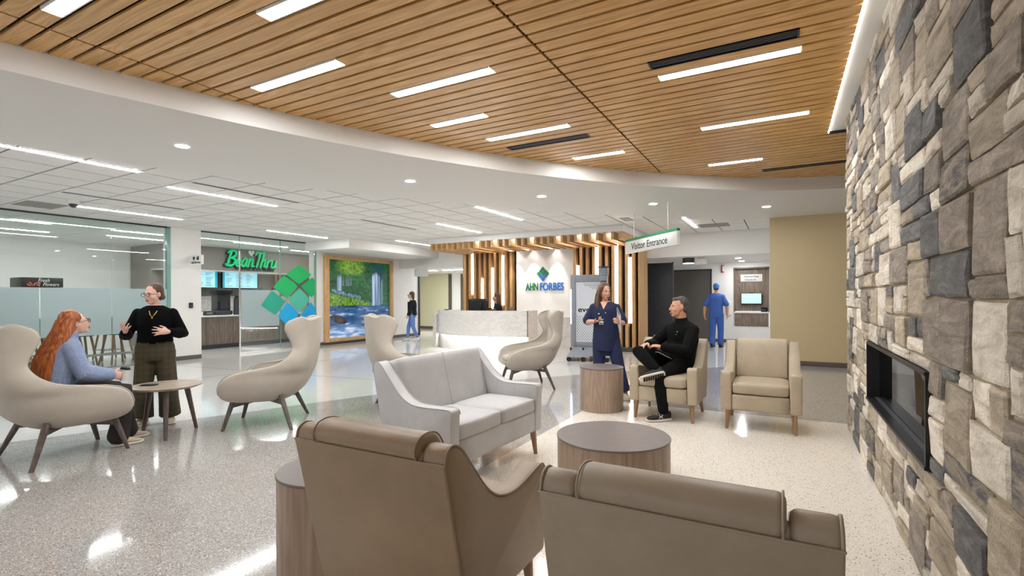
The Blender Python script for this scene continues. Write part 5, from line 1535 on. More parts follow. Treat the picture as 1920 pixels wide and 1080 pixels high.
def limb(mb, a, b, c, r, grow=0.0, n=14):
    a, b, c = V(a), V(b), V(c)
    pts = [a, a.lerp(b, 0.33), a.lerp(b, 0.7), b, b.lerp(c, 0.3), b.lerp(c, 0.7), c]
    rad = [r[0], r[0] * 0.97, (r[0] + r[1]) / 2 * 0.97, r[1], (r[1] * 1.03 + r[2] * 0.0) if r[1] > 0 else 0, (r[1] + r[2]) / 2, r[2]]
    mb.tube(pts, [x + grow for x in rad], n)

def hand(mb, W, F_, Np, side, curl=0.5, k=1.0, spread=0.12):
    """palm and five jointed fingers; F_ finger direction, Np the way the palm faces, side +1 right / -1 left"""
    W, F_, Np = V(W), V(F_).normalized(), V(Np)
    Np = (Np - F_ * Np.dot(F_)).normalized(); T = F_.cross(Np).normalized() * side     # T: towards the thumb
    rs = []
    for u, a, b in ((-0.012, 0.022, 0.017), (0.012, 0.027, 0.0165), (0.045, 0.036, 0.0155), (0.075, 0.039, 0.0135), (0.092, 0.036, 0.011)):
        rs.append((W + F_ * u * k, T * a * k, Np * b * k))
    mb.rings(rs, 14, 0.8)
    base = W + F_ * 0.086 * k
    for i, (o, L_f) in enumerate(((0.029, 0.070), (0.0100, 0.079), (-0.0100, 0.073), (-0.0285, 0.058))):
        d = (F_ + T * (o / 0.03) * spread).normalized(); p = base + T * o * k - F_ * 0.010 * k
        pts = [p]; ang = 0
        for sgm, fr in enumerate((0.12, 0.42, 0.28, 0.20)):
            ang += (0.0, 0.45, 0.55, 0.40)[sgm] * curl * 1.6 * (1 + 0.12 * i)
            v = d * math.cos(ang) + Np * math.sin(ang)
            p = p + v * L_f * fr * 1.12 * k; pts.append(p)
        mb.tube(pts, [0.0093 * k, 0.0090 * k, 0.0086 * k, 0.0080 * k, 0.0070 * k], 8)
    p = W + F_ * 0.022 * k + T * 0.022 * k; v1 = (F_ * 0.62 + T * 0.72 + Np * 0.25 * (0.4 + curl)).normalized(); v2 = (F_ * 0.86 + T * 0.35 + Np * 0.35 * (0.5 + curl)).normalized()
    mb.tube([p - v1 * 0.01 * k, p + v1 * 0.032 * k, p + v1 * 0.036 * k + v2 * 0.026 * k, p + v1 * 0.036 * k + v2 * 0.050 * k], [0.0125 * k, 0.0115 * k, 0.0100 * k, 0.0085 * k], 8)

def head_matrix(c, f, tilt=0.0):
    f = V(f).normalized(); x = f.cross(V((0, 0, 1))).normalized(); z = x.cross(f).normalized()
    m = Matrix((x, f, z)).transposed().to_4x4()
    m.translation = V(c)
    return m @ Matrix.Rotation(tilt, 4, 'Y')

def head(mb, MH, neck, k=1.0, nr=0.052, male=False):
    def P(x, y, z): return MH @ V((x * k, y * k, z * k))
    def E(c, r): mb.ell(P(*c), (r[0] * k, r[1] * k, r[2] * k), MH)
    E((0, -0.016, 0.030), (0.075, 0.094, 0.090))
    E((0, 0.016, -0.018), (0.066, 0.076, 0.088))
    E((0, 0.022, -0.062), (0.050 if not male else 0.056, 0.062, 0.050))
    E((0, 0.062, -0.096), (0.026 if not male else 0.032, 0.022, 0.018))
    E((0, 0.070, 0.022), (0.050, 0.018, 0.014)); E((0.034, 0.058, -0.030), (0.024, 0.024, 0.024)); E((-0.034, 0.058, -0.030), (0.024, 0.024, 0.024))
    mb.tube([P(0, 0.084, 0.018), P(0, 0.096, -0.004), P(0, 0.108, -0.026), P(0, 0.100, -0.036)], [0.008 * k, 0.009 * k, 0.012 * k, 0.009 * k], 8)
    E((0.012, 0.096, -0.034), (0.008, 0.010, 0.007)); E((-0.012, 0.096, -0.034), (0.008, 0.010, 0.007))
    E((0, 0.084, -0.066), (0.024, 0.012, 0.014))
    for s in (-1, 1):
        E((0.073 * s, -0.008, -0.008), (0.010, 0.020, 0.031))
    N_ = V(neck)
    a = P(0, -0.022, -0.055); mb.tube([N_ - V((0, 0, 0.05)), N_, N_.lerp(a, 0.5), a], [nr * 1.15 * k, nr * 1.06 * k, nr * k, nr * k], 14)

def face_parts(par, MH, k, brow=None, lips=True, glasses=None):
    def P(x, y, z): return MH @ V((x * k, y * k, z * k))
    for s in (-1, 1):
        e = MB(); e.ell(P(0.031 * s, 0.082, 0.004), (0.0125 * k, 0.0065 * k, 0.0065 * k), MH, 10, 6); eo = e.build('eye', M['eye_white'], par, smooth=True)
        MB().ell(P(0.031 * s, 0.0875, 0.004), (0.0058 * k, 0.003 * k, 0.0060 * k), MH, 10, 6).build('iris', M['iris'], eo, smooth=True)
        MB().tube([P(0.015 * s, 0.090, 0.020), P(0.032 * s, 0.089, 0.026), P(0.050 * s, 0.078, 0.020)], [0.0022 * k, 0.0032 * k, 0.0018 * k], 6).build('eyebrow', brow or M['brow'], par, smooth=True)
    if lips:
        MB().tube([P(-0.023, 0.087, -0.066), P(-0.008, 0.097, -0.063), P(0.008, 0.097, -0.063), P(0.023, 0.087, -0.066)], [0.003 * k, 0.0055 * k, 0.0055 * k, 0.003 * k], 8) \
            .tube([P(-0.018, 0.089, -0.070), P(0.0, 0.098, -0.0745), P(0.018, 0.089, -0.070)], [0.003 * k, 0.006 * k, 0.003 * k], 8).build('lips', M['lips'], par, smooth=True)
    if glasses:
        g = MB()
        for s in (-1, 1):
            ring = [P(0.034 * s + 0.026 * math.cos(a), 0.104, 0.0 + 0.021 * math.sin(a) + 0.004 * (math.cos(a) * s)) for a in [2 * math.pi * i / 14 for i in range(15)]]
            g.tube(ring, 0.0028 * k, 6)
            g.tube([P(0.060 * s, 0.102, 0.006), P(0.078 * s, 0.05, 0.006), P(0.080 * s, -0.01, 0.0)], 0.0024 * k, 6)
        g.tube([P(-0.009, 0.106, 0.004), P(0.009, 0.106, 0.004)], 0.0026 * k, 6)
        g.build('glasses', glasses, par, smooth=True)

def shoe(par, ankle, toe, mat, sole, k=1.0, h0=0.0, tip=None, name='shoe'):
    """ankle joint and ground direction of the toe; sole lies on z = h0, or follows the tip matrix"""
    A = V(ankle); T = V((toe[0], toe[1], 0)).normalized(); S = V((-T.y, T.x, 0)); Z = V((0, 0, 1))
    if tip is not None:
        T, S, Z = tip
        o = A - Z * 0.085 * k
    else:
        o = V((A.x, A.y, h0))
    def ring(u, w_, z0, z1): return (o + T * u * k + Z * (z0 + z1) / 2 * k, S * w_ * k, Z * (z1 - z0) / 2 * k)
    up = MB().rings([ring(-0.078, 0.020, 0.03, 0.085), ring(-0.070, 0.030, 0.02, 0.105), ring(-0.03, 0.037, 0.018, 0.11), ring(0.02, 0.038, 0.018, 0.10), ring(0.07, 0.043, 0.018, 0.078), ring(0.12, 0.046, 0.018, 0.062), ring(0.16, 0.040, 0.018, 0.050), ring(0.183, 0.022, 0.02, 0.038)], 16, 0.85)
    u = up.build(name, mat, par, smooth=True)
    sl = MB().rings([ring(-0.084, 0.018, 0.0, 0.034), ring(-0.072, 0.036, 0.0, 0.036), ring(-0.02, 0.041, 0.0, 0.034), ring(0.07, 0.047, 0.0, 0.028), ring(0.13, 0.049, 0.0, 0.026), ring(0.175, 0.040, 0.003, 0.028), ring(0.195, 0.018, 0.010, 0.030)], 16, 0.6)
    s_ = sl.build('sole', sole, u, smooth=True)
    lc = MB()
    for q in range(4):
        y = 0.035 + q * 0.022; z = 0.098 - q * 0.010
        lc.tube([o + T * y * k + S * 0.022 * k + Z * (z - 0.008) * k, o + T * y * k + Z * (z + 0.001) * k, o + T * y * k - S * 0.022 * k + Z * (z - 0.008) * k], 0.0028 * k, 6)
    lc.build('laces', sole, u)
    return u, (o, T, S, Z)

def person(name, label, loc, face, z=0.0):
    n = math.hypot(*face); a = math.atan2(-face[0] / n, face[1] / n)
    return thing(name, label, 'person', (loc[0], loc[1], z), a)

def cap_hair(mb, MH, k=1.0, fr=0.0, vol=1.0):
    """scalp hair: two shells that leave the face free"""
    mb.ell(MH @ V((0, (-0.030 + fr) * k, 0.040 * k)), (0.083 * k * vol, 0.094 * k, 0.092 * k * vol), MH)
    mb.ell(MH @ V((0, (-0.050 + fr) * k, -0.005 * k)), (0.080 * k * vol, 0.070 * k, 0.085 * k), MH)

FEM = dict(w=(0.165, 0.130, 0.148, 0.155), d=(0.118, 0.098, 0.118, 0.085))
MAL = dict(w=(0.165, 0.150, 0.178, 0.185), d=(0.118, 0.112, 0.125, 0.100))

# ------------------------------------------------ 1 standing woman in black
M['black_knit'] = plain('black_knit', '#060607', 0.95, spec=0.15, bump=0.15, bscale=250)
def plaid(name, base, l1, l2):
    m, nt, b = nmat(name); N, L = nt.nodes, nt.links
    tc = N.new('ShaderNodeTexCoord'); sp = N.new('ShaderNodeSeparateXYZ'); L.new(tc.outputs['Object'], sp.inputs[0])
    cur = None; base = srgb(base)
    for ax, fr, wd, col in ((0, 17.0, 0.06, l1), (2, 15.0, 0.06, l1), (0, 34.0, 0.25, l2), (2, 30.0, 0.25, l2)):
        mu = N.new('ShaderNodeMath'); mu.operation = 'MULTIPLY'; mu.inputs[1].default_value = fr; L.new(sp.outputs[ax], mu.inputs[0])
        fc = N.new('ShaderNodeMath'); fc.operation = 'FRACT'; L.new(mu.outputs[0], fc.inputs[0])
        lt = N.new('ShaderNodeMath'); lt.operation = 'LESS_THAN'; lt.inputs[1].default_value = wd; L.new(fc.outputs[0], lt.inputs[0])
        ml = N.new('ShaderNodeMath'); ml.operation = 'MULTIPLY'; ml.inputs[1].default_value = 0.65; L.new(lt.outputs[0], ml.inputs[0])
        mx = N.new('ShaderNodeMix'); mx.data_type = 'RGBA'
        if cur is None: mx.inputs[6].default_value = rgb(base)
        else: L.new(cur, mx.inputs[6])
        mx.inputs[7].default_value = rgb(srgb(col)); L.new(ml.outputs[0], mx.inputs[0]); cur = mx.outputs[2]
    L.new(cur, b.inputs['Base Color']); b.inputs['Roughness'].default_value = 0.85
    return m
M['plaid'] = plaid('olive_plaid', '#453D29', '#94855E', '#332D1E')
M['hair_brown'] = plain('hair_brown', '#4C3222', 0.55, vary=0.3, scale=60)
M['shoe_cream'] = plain('shoe_cream', '#C9BBA4', 0.6); M['sole_white'] = plain('sole_white', '#D8D2C6', 0.6)
M['gold'] = plain('gold', '#C9A550', 0.3, metal=1.0)
p = person('person', 'standing woman in black sweater and olive plaid wide trousers, gesturing with both hands', (-6.42, 3.12), (0.80, -0.60))
J = dict(pelvis=(0, 0, 0.90), chest=(0, 0.0, 1.16), neck=(0.0, 0.0, 1.375), hipL=(-0.09, 0, 0.87), hipR=(0.09, 0, 0.87), shL=(-0.165, -0.01, 1.285), shR=(0.165, -0.01, 1.285))
eL, wL, eR, wR = (-0.275, 0.02, 1.04), (-0.175, 0.235, 1.075), (0.275, 0.01, 1.03), (0.235, 0.215, 1.085)
MH = head_matrix((0.012, 0.035, 1.505), (0.55, 0.80, -0.10))
b = MB()
b.rings(torso_rings(J, FEM['w'], FEM['d']), 20)
for s, (sh, e, w_) in ((-1, (J['shL'], eL, wL)), (1, (J['shR'], eR, wR))):
    limb(b, sh, e, w_, (0.050, 0.040, 0.026))
limb(b, (-0.085, 0, 0.86), (-0.11, 0.02, 0.46), (-0.13, -0.02, 0.09), (0.085, 0.055, 0.035)); limb(b, (0.085, 0, 0.86), (0.11, 0.02, 0.46), (0.12, 0.02, 0.09), (0.085, 0.055, 0.035))
hand(b, wL, (0.92, 0.25, 0.10), (0.1, -0.95, -0.2), -1, 0.25, spread=0.3)
hand(b, wR, (-0.15, 0.75, 0.50), (-0.55, -0.35, 0.75), 1, 0.35, spread=0.25)
head(b, MH, J['neck'], 0.98, 0.048)
remeshed(b, 'body', M['skin_pale'], p, 0.0058)
c = MB(); c.rings(torso_rings(J, (0.175, 0.160, 0.170, 0.165), (0.135, 0.130, 0.140, 0.095), 0.010, low=-0.06), 22)
for sh, e, w_ in ((J['shL'], eL, wL), (J['shR'], eR, wR)):
    limb(c, sh, e, V(w_).lerp(V(e), 0.12), (0.056, 0.058, 0.044), 0.004)
remeshed(c, 'sweater', M['black_knit'], p, 0.010)
c = MB()
c.rings([((0, 0, 0.995), (0.160, 0, 0), (0, 0.122, 0)), ((0, -0.005, 0.90), (0.190, 0, 0), (0, 0.140, 0)), ((0, -0.005, 0.80), (0.196, 0, 0), (0, 0.140, 0)), ((0, 0, 0.74), (0.185, 0, 0), (0, 0.125, 0))], 22)
for hx_, kx, ax_, ay in ((-0.095, -0.12, -0.135, -0.03), (0.095, 0.115, 0.125, 0.02)):
    c.tube([(hx_, 0, 0.85), (hx_, 0.0, 0.70), (kx, 0.01, 0.48), ((kx + ax_) / 2, 0.0, 0.28), (ax_, ay, 0.085)], [0.105, 0.105, 0.098, 0.100, 0.112], 18, False)
remeshed(c, 'trousers', M['plaid'], p, 0.010)
shoe(p, (-0.135, -0.03, 0.09), (-0.25, 1), M['shoe_cream'], M['sole_white'], 0.98)
shoe(p, (0.125, 0.02, 0.09), (0.35, 1), M['shoe_cream'], M['sole_white'], 0.98)
h_ = MB(); cap_hair(h_, MH, 0.99); h_.ell(MH @ V((0, -0.115, -0.045)), (0.036, 0.032, 0.036), MH)
remeshed(h_, 'hair', M['hair_brown'], p, 0.006)
face_parts(p, MH, 0.98, glasses=plain('dark_tortoise', '#2B1A20', 0.3))
MB().tube([(-0.055, 0.055, 1.352), (-0.02, 0.150, 1.27), (0, 0.163, 1.245), (0.02, 0.150, 1.27), (0.055, 0.055, 1.352)], 0.0025, 6).ell((0, 0.165, 1.235), (0.009, 0.004, 0.011), None, 10, 6).build('necklace', M['gold'], p)

# ------------------------------------------------ 2 seated woman with long red hair
def knit(name, c):
    m = plain(name, c, 0.9, vary=0.12, scale=30)
    nt = m.node_tree; N, L = nt.nodes, nt.links
    tc = N.new('ShaderNodeTexCoord'); wv = N.new('ShaderNodeTexWave'); wv.inputs['Scale'].default_value = 45; wv.inputs['Distortion'].default_value = 2.0
    L.new(tc.outputs['Object'], wv.inputs['Vector']); bp = N.new('ShaderNodeBump'); bp.inputs['Strength'].default_value = 0.5; bp.inputs['Distance'].default_value = 0.006
    L.new(wv.outputs['Fac'], bp.inputs['Height']); L.new(bp.outputs['Normal'], N['Principled BSDF'].inputs['Normal'])
    return m
M['blue_knit'] = knit('blue_knit', '#8E9DBE')
M['brown_trouser'] = plain('charcoal_trouser', '#2C2624', 0.85, vary=0.1, scale=12)
def hair_mat(name, a, b_, c):
    m, nt, bs_ = nmat(name); N, L = nt.nodes, nt.links
    tc = N.new('ShaderNodeTexCoord'); mp = N.new('ShaderNodeMapping'); mp.inputs['Scale'].default_value = (60, 60, 2.5); L.new(tc.outputs['Object'], mp.inputs[0])
    n = N.new('ShaderNodeTexNoise'); n.inputs['Scale'].default_value = 1.0; n.inputs['Detail'].default_value = 4; L.new(mp.outputs[0], n.inputs['Vector'])
    r = N.new('ShaderNodeValToRGB'); e = r.color_ramp.elements
    e[0].position = 0.3; e[0].color = rgb(srgb(a)); e[1].position = 0.72; e[1].color = rgb(srgb(c)); x = e.new(0.52); x.color = rgb(srgb(b_))
    L.new(n.outputs['Fac'], r.inputs['Fac']); L.new(r.outputs['Color'], bs_.inputs['Base Color'])
    bs_.inputs['Roughness'].default_value = 0.42
    return m
M['hair_red'] = hair_mat('hair_red', '#6E3412', '#A8561F', '#D08A48')
p = person('person', 'seated woman with very long red hair and light blue sweater, holding a cup', (-5.90, 2.02), (0.06, 1))
J = dict(pelvis=(0, 0.00, 0.62), chest=(0, 0.05, 0.86), neck=(0, 0.105, 1.085), hipL=(-0.09, 0.02, 0.60), hipR=(0.09, 0.02, 0.60), shL=(-0.172, 0.075, 0.985), shR=(0.172, 0.075, 0.985))
eR, wR, eL, wL = (0.265, 0.14, 0.775), (0.165, 0.375, 0.715), (-0.25, 0.17, 0.78), (-0.05, 0.40, 0.70)
MH = head_matrix((0.0, 0.155, 1.225), (0.05, 0.95, 0.22))
b = MB(); b.rings(torso_rings(J, FEM['w'], FEM['d']), 20)
limb(b, J['shL'], eL, wL, (0.05, 0.04, 0.026)); limb(b, J['shR'], eR, wR, (0.05, 0.04, 0.026))
KN = {}
for s in (-1, 1):
    kn = V((0.115 * s, 0.50, 0.545)); an = V((0.10 * s + 0.02, 0.47 if s > 0 else 0.62, 0.085)); KN[s] = (kn, an)
    limb(b, (0.09 * s, 0.04, 0.60), kn, an, (0.088, 0.055, 0.036))
hand(b, wR, (-0.25, 0.95, -0.20), (-0.95, -0.2, 0.0), 1, 0.75)
hand(b, wL, (0.55, 0.80, -0.15), (0.1, -0.2, -1.0), -1, 0.45)
head(b, MH, J['neck'], 0.98, 0.048)
remeshed(b, 'body', M['skin_pale'], p, 0.0062)
c = MB(); c.rings(torso_rings(J, (0.195, 0.195, 0.195, 0.175), (0.15, 0.15, 0.15, 0.10), 0.012, low=0.06), 22)
limb(c, J['shL'], eL, V(wL).lerp(V(eL), 0.08), (0.066, 0.070, 0.050), 0.006); limb(c, J['shR'], eR, V(wR).lerp(V(eR), 0.06), (0.066, 0.072, 0.052), 0.006)
c.tube([(0, 0.10, 1.05), (0, 0.115, 1.10)], [0.085, 0.068], 18)
remeshed(c, 'sweater', M['blue_knit'], p, 0.010)
c = MB(); c.rings([((0, -0.02, 0.535), (0.18, 0, 0), (0, 0.15, 0)), ((0, -0.01, 0.60), (0.19, 0, 0), (0, 0.15, 0)), ((0, 0, 0.68), (0.17, 0, 0), (0, 0.13, 0))], 20)
for s in (-1, 1):
    kn, an = KN[s]
    c.tube([V((0.09 * s, 0.04, 0.605)), V((0.09 * s, 0.04, 0.605)).lerp(kn, 0.6), kn, kn.lerp(an, 0.15), kn.lerp(an, 0.55), an + V((0, -0.02, 0.02))], [0.108, 0.092, 0.082, 0.080, 0.078, 0.092], 16, True)
remeshed(c, 'trousers', M['brown_trouser'], p, 0.010)
for s in (-1, 1): shoe(p, KN[s][1], (0.15 * s, 1), M['shoe_cream'], M['sole_white'], 0.95)
h_ = MB(); cap_hair(h_, MH, 1.0, 0.002, 1.04)
hs = MB()
hs.rings([((0, 0.115, 1.27), (0.085, 0, 0), (0, 0.075, 0)), ((0, 0.075, 1.15), (0.105, 0, 0), (0, 0.075, 0)), ((0.0, 0.0, 1.02), (0.135, 0, 0), (0, 0.075, 0)), ((0.01, -0.055, 0.90), (0.155, 0, 0), (0, 0.07, 0)), ((0.02, -0.085, 0.78), (0.165, 0, 0), (0, 0.062, 0)), ((0.02, -0.095, 0.69), (0.155, 0, 0), (0, 0.045, 0))], 24)
h_.v += []; h_.add(hs.v, hs.f)
hr = remeshed(h_, 'hair', M['hair_red'], p, 0.0075, 4)
rr = random.Random(2); st = MB()
for k in range(85):
    u = rr.uniform(-1, 1); a0 = math.pi * (0.5 + 0.62 * u)
    ca, sa = math.cos(a0), math.sin(a0)
    pts = []
    for (zc, yc, wx, wy) in ((1.305, 0.135, 0.060, 0.055), (1.25, 0.105, 0.086, 0.082), (1.15, 0.07, 0.107, 0.080), (1.02, 0.0, 0.138, 0.080), (0.90, -0.055, 0.158, 0.075), (0.78, -0.085, 0.168, 0.066), (0.70 + rr.uniform(-0.05, 0.02), -0.097, 0.158, 0.05)):
        pts.append((-ca * wx + rr.uniform(-.004, .004), yc - sa * wy, zc))
    st.tube(pts, [0.004, 0.008, 0.009, 0.009, 0.009, 0.008, 0.003], 5)
st.build('hair_strands', M['hair_red'], hr, smooth=True)
face_parts(p, MH, 0.98, glasses=M['black'])
cp = thing('coffee_cup', 'white paper coffee cup with black lid in the seated woman\'s hand', 'cup', (-5.785, 2.515, 0.648), 0)
cp.rotation_euler = (R_(-8), R_(10), 0)
MB().cyl((0, 0), 0.029, 0.0, 0.105, 24, 0.041).build('cup', M['sign_white'], cp, smooth=False)
MB().cyl((0, 0), 0.044, 0.105, 0.113, 24).cyl((0, 0), 0.040, 0.113, 0.124, 24, 0.037).build('lid', M['black'], cp)

# ------------------------------------------------ 3 nurse
M['navy'] = plain('navy_scrubs', '#1B2547', 0.8, vary=0.12, scale=9, bump=0.1, bscale=20)
M['hair_ash'] = hair_mat('hair_ash', '#3A281C', '#5E4632', '#8A6B4C')
p = person('person', 'nurse in navy scrubs standing with a clipboard and looking down to her left', (-2.27, 7.04), (0.22, -0.975))
J = dict(pelvis=(0, 0, 0.90), chest=(0.01, 0.0, 1.17), neck=(0.02, 0.005, 1.39), hipL=(-0.09, 0, 0.87), hipR=(0.09, 0, 0.87), shL=(-0.145, -0.01, 1.295), shR=(0.178, -0.01, 1.295))
eR, wR, eL, wL = (0.285, -0.03, 1.075), (0.145, 0.185, 1.10), (-0.245, 0.02, 1.07), (-0.215, 0.20, 1.085)
MH = head_matrix((0.012, 0.04, 1.525), (-0.62, 0.78, -0.12))
b = MB(); b.rings(torso_rings(J, FEM['w'], FEM['d']), 20)
limb(b, J['shL'], eL, wL, (0.050, 0.041, 0.027)); limb(b, J['shR'], eR, wR, (0.050, 0.041, 0.027))
AN = {-1: V((-0.27, 0.09, 0.085)), 1: V((0.10, 0.05, 0.085))}; KN = {-1: V((-0.175, 0.06, 0.47)), 1: V((0.10, 0.05, 0.47))}
for s in (-1, 1): limb(b, (0.088 * s, 0, 0.86), KN[s], AN[s], (0.088, 0.056, 0.036))
hand(b, wR, (-0.75, 0.55, 0.05), (-0.35, 0.2, 0.9), 1, 0.85)
hand(b, wL, (0.35, 0.85, 0.25), (0.9, -0.3, 0.1), -1, 0.8)
head(b, MH, J['neck'], 0.98, 0.048)
remeshed(b, 'body', M['skin_mid'], p, 0.0058)
c = MB(); tr_ = torso_rings(J, (0.185, 0.168, 0.175, 0.172), (0.145, 0.140, 0.145, 0.098), 0.008, low=0.24)
tr_[0] = ((0.0, 0.0, 0.665), V((0.200, 0, 0)), V((0, 0.15, 0)))
tr_[8] = (tr_[8][0] - V((0, 0.01, 0.012)), tr_[8][1] * 1.15, tr_[8][2] * 1.1); c.rings(tr_, 22)
limb(c, J['shL'], V(J['shL']).lerp(V(eL), 0.5), V(J['shL']).lerp(V(eL), 0.86), (0.060, 0.068, 0.072), 0.003); limb(c, J['shR'], V(J['shR']).lerp(V(eR), 0.5), V(J['shR']).lerp(V(eR), 0.86), (0.060, 0.068, 0.072), 0.003)
top_ = remeshed(c, 'scrub_top', M['navy'], p, 0.010)
c = MB(); c.rings([((0, 0, 0.60), (0.10, 0, 0), (0, 0.11, 0)), ((0, 0, 0.74), (0.19, 0, 0), (0, 0.135, 0)), ((0, 0, 0.90), (0.175, 0, 0), (0, 0.13, 0))], 20)
for s in (-1, 1):
    h0 = V((0.092 * s, 0, 0.84)); c.tube([h0, h0.lerp(KN[s], 0.5), KN[s], KN[s].lerp(AN[s], 0.5), AN[s] + V((0, 0, 0.015))], [0.108, 0.098, 0.086, 0.080, 0.080], 18, False)
remeshed(c, 'trousers', M['navy'], p, 0.010)
shoe(p, AN[-1], (-0.3, 1), M['shoe_cream'], M['sole_white'], 0.98); shoe(p, AN[1], (0.15, 1), M['shoe_cream'], M['sole_white'], 0.98)
nk = V(J['neck'])
MB().add([nk + V((-0.052, 0.082, -0.012)), nk + V((0.052, 0.082, -0.012)), nk + V((0.0, 0.158, -0.120)), nk + V((-0.045, 0.045, -0.01)), nk + V((0.045, 0.045, -0.01)), nk + V((0.0, 0.09, -0.115))], [(0, 2, 1), (3, 4, 5), (0, 1, 4, 3), (1, 2, 5, 4), (2, 0, 3, 5)]).build('neckline', M['skin_mid'], p)
h_ = MB(); cap_hair(h_, MH, 1.0, 0.0, 1.05)
for s in (-1, 1):
    h_.rings([(MH @ V((0.055 * s, 0.005, 0.07)), V((0.035, 0, 0)), V((0, 0.05, 0))), (MH @ V((0.078 * s, -0.012, -0.02)), V((0.026, 0, 0)), V((0, 0.055, 0))), (MH @ V((0.088 * s, -0.02, -0.12)), V((0.032, 0, 0)), V((0, 0.055, 0))), (MH @ V((0.098 * s, -0.005, -0.20)), V((0.036, 0, 0)), V((0, 0.045, 0))), (MH @ V((0.098 * s, 0.01, -0.265)), V((0.02, 0, 0)), V((0, 0.025, 0)))], 14)
h_.rings([(MH @ V((0, -0.05, 0.05)), V((0.08, 0, 0)), V((0, 0.06, 0))), (MH @ V((0, -0.075, -0.06)), V((0.095, 0, 0)), V((0, 0.045, 0))), (MH @ V((0, -0.085, -0.18)), V((0.10, 0, 0)), V((0, 0.04, 0))), (MH @ V((0, -0.085, -0.25)), V((0.09, 0, 0)), V((0, 0.025, 0)))], 16)
remeshed(h_, 'hair', M['hair_ash'], p, 0.006, 3)
face_parts(p, MH, 0.98)
bd = MB().box(0.025, 0.085, 0.148, 0.153, 1.055, 1.105).build('id_badge', M['sign_white'], p)
MB().box(0.032, 0.078, 0.1535, 0.155, 1.062, 1.078).build('badge_print', M['dgrey'], bd)
MB().tube([(0.055, 0.15, 1.105), (0.055, 0.155, 1.16)], 0.003, 6).ell((0.055, 0.155, 1.165), (0.008, 0.005, 0.008), None, 8, 5).build('badge_clip', M['steel'], bd)
MB().box(0.08, 0.10, 0.14, 0.147, 1.20, 1.215).box(-0.012, 0.0, 0.148, 0.151, 1.215, 1.228).build('pin', M['sign_white'], top_)
cb = thing('clipboard', 'grey clipboard with papers held upright by the nurse', 'clipboard', (-2.02, 6.86, 1.115), 0)
n_ = math.atan2(-0.22, -0.975)
cb.rotation_euler = (R_(10), R_(32), R_(-58))
MB().box(-0.115, 0.115, -0.003, 0.003, -0.16, 0.16).build('board', M['grey_plastic'], cb)
MB().box(-0.108, 0.108, -0.006, -0.0032, -0.15, 0.14).build('papers', M['sign_white'], cb)
MB().box(-0.05, 0.05, -0.012, -0.003, 0.13, 0.16).build('clip', M['steel'], cb)
pn_ = tag(MB().tube([(-2.285, 6.795, 1.125), (-2.225, 6.775, 1.135)], 0.005, 8).build('pen', M['sign_white']), 'small pale pen in the nurse\'s right hand', 'pen')

# ------------------------------------------------ 4 seated man in black
M['black_jacket'] = plain('black_jacket', '#060606', 0.9, spec=0.2, vary=0.2, scale=7)
M['black_jean'] = plain('black_jean', '#0A0A0B', 0.9, spec=0.2, vary=0.2, scale=12)
M['hair_grey'] = plain('hair_grey', '#4A4745', 0.6, vary=0.55, scale=55)
M['shoe_black'] = plain('shoe_black', '#0C0C0D', 0.55)
p = person('person', 'grey-haired man in black clothes sitting with one ankle on his knee', (-1.16, 6.42), (-0.62, -0.78))
J = dict(pelvis=(0, -0.03, 0.64), chest=(0, -0.09, 0.91), neck=(-0.01, -0.06, 1.145), hipL=(-0.095, 0, 0.62), hipR=(0.095, 0, 0.62), shL=(-0.195, -0.075, 1.035), shR=(0.195, -0.05, 1.035))
eL, wL, eR, wR = (-0.265, 0.10, 0.80), (-0.105, 0.315, 0.845), (0.25, 0.16, 0.84), (0.055, 0.405, 0.872)
kR, aR = V((0.05, 0.545, 0.775)), V((-0.21, 0.42, 0.60)); kL, aL = V((-0.20, 0.44, 0.52)), V((-0.245, 0.42, 0.09))
kR = V((0.03, 0.56, 0.79)); aR = V((-0.185, 0.47, 0.585))
MH = head_matrix((-0.015, -0.01, 1.315), (0.30, 0.95, 0.02))
b = MB(); b.rings(torso_rings(J, MAL['w'], MAL['d']), 20)
limb(b, J['shL'], eL, wL, (0.058, 0.046, 0.031)); limb(b, J['shR'], eR, wR, (0.058, 0.046, 0.031))
limb(b, (-0.095, 0.02, 0.62), kL, aL, (0.092, 0.06, 0.04)); limb(b, (0.095, 0.02, 0.62), kR, aR, (0.092, 0.06, 0.04))
hand(b, wL, (0.75, 0.62, 0.12), (0.2, -0.1, -0.95), -1, 0.35, 1.08); hand(b, wR, (-0.25, 0.92, -0.12), (-0.2, -0.1, -0.95), 1, 0.45, 1.08)
head(b, MH, J['neck'], 1.05, 0.060, True)
remeshed(b, 'body', M['skin_tan'], p, 0.0062)
c = MB(); c.rings(torso_rings(J, (0.185, 0.182, 0.198, 0.200), (0.155, 0.155, 0.152, 0.115), 0.010, low=0.06), 22)
limb(c, J['shL'], eL, V(wL).lerp(V(eL), 0.06), (0.068, 0.064, 0.045), 0.006); limb(c, J['shR'], eR, V(wR).lerp(V(eR), 0.06), (0.068, 0.064, 0.045), 0.006)
c.tube([V(J['neck']) - V((0, 0, 0.03)), V(J['neck']) + V((0, 0.005, 0.045))], [0.088, 0.070], 18, False)
jk = remeshed(c, 'jacket', M['black_jacket'], p, 0.010)
MB().ell((-0.11, 0.095, 1.02), (0.006, 0.003, 0.006), None, 8, 5).ell((-0.095, 0.10, 0.985), (0.004, 0.003, 0.004), None, 8, 5).build('chest_pin', M['sign_white'], jk)
c = MB(); c.rings([((0, -0.05, 0.545), (0.175, 0, 0), (0, 0.15, 0)), ((0, -0.03, 0.62), (0.185, 0, 0), (0, 0.15, 0)), ((0, -0.04, 0.70), (0.17, 0, 0), (0, 0.13, 0))], 20)
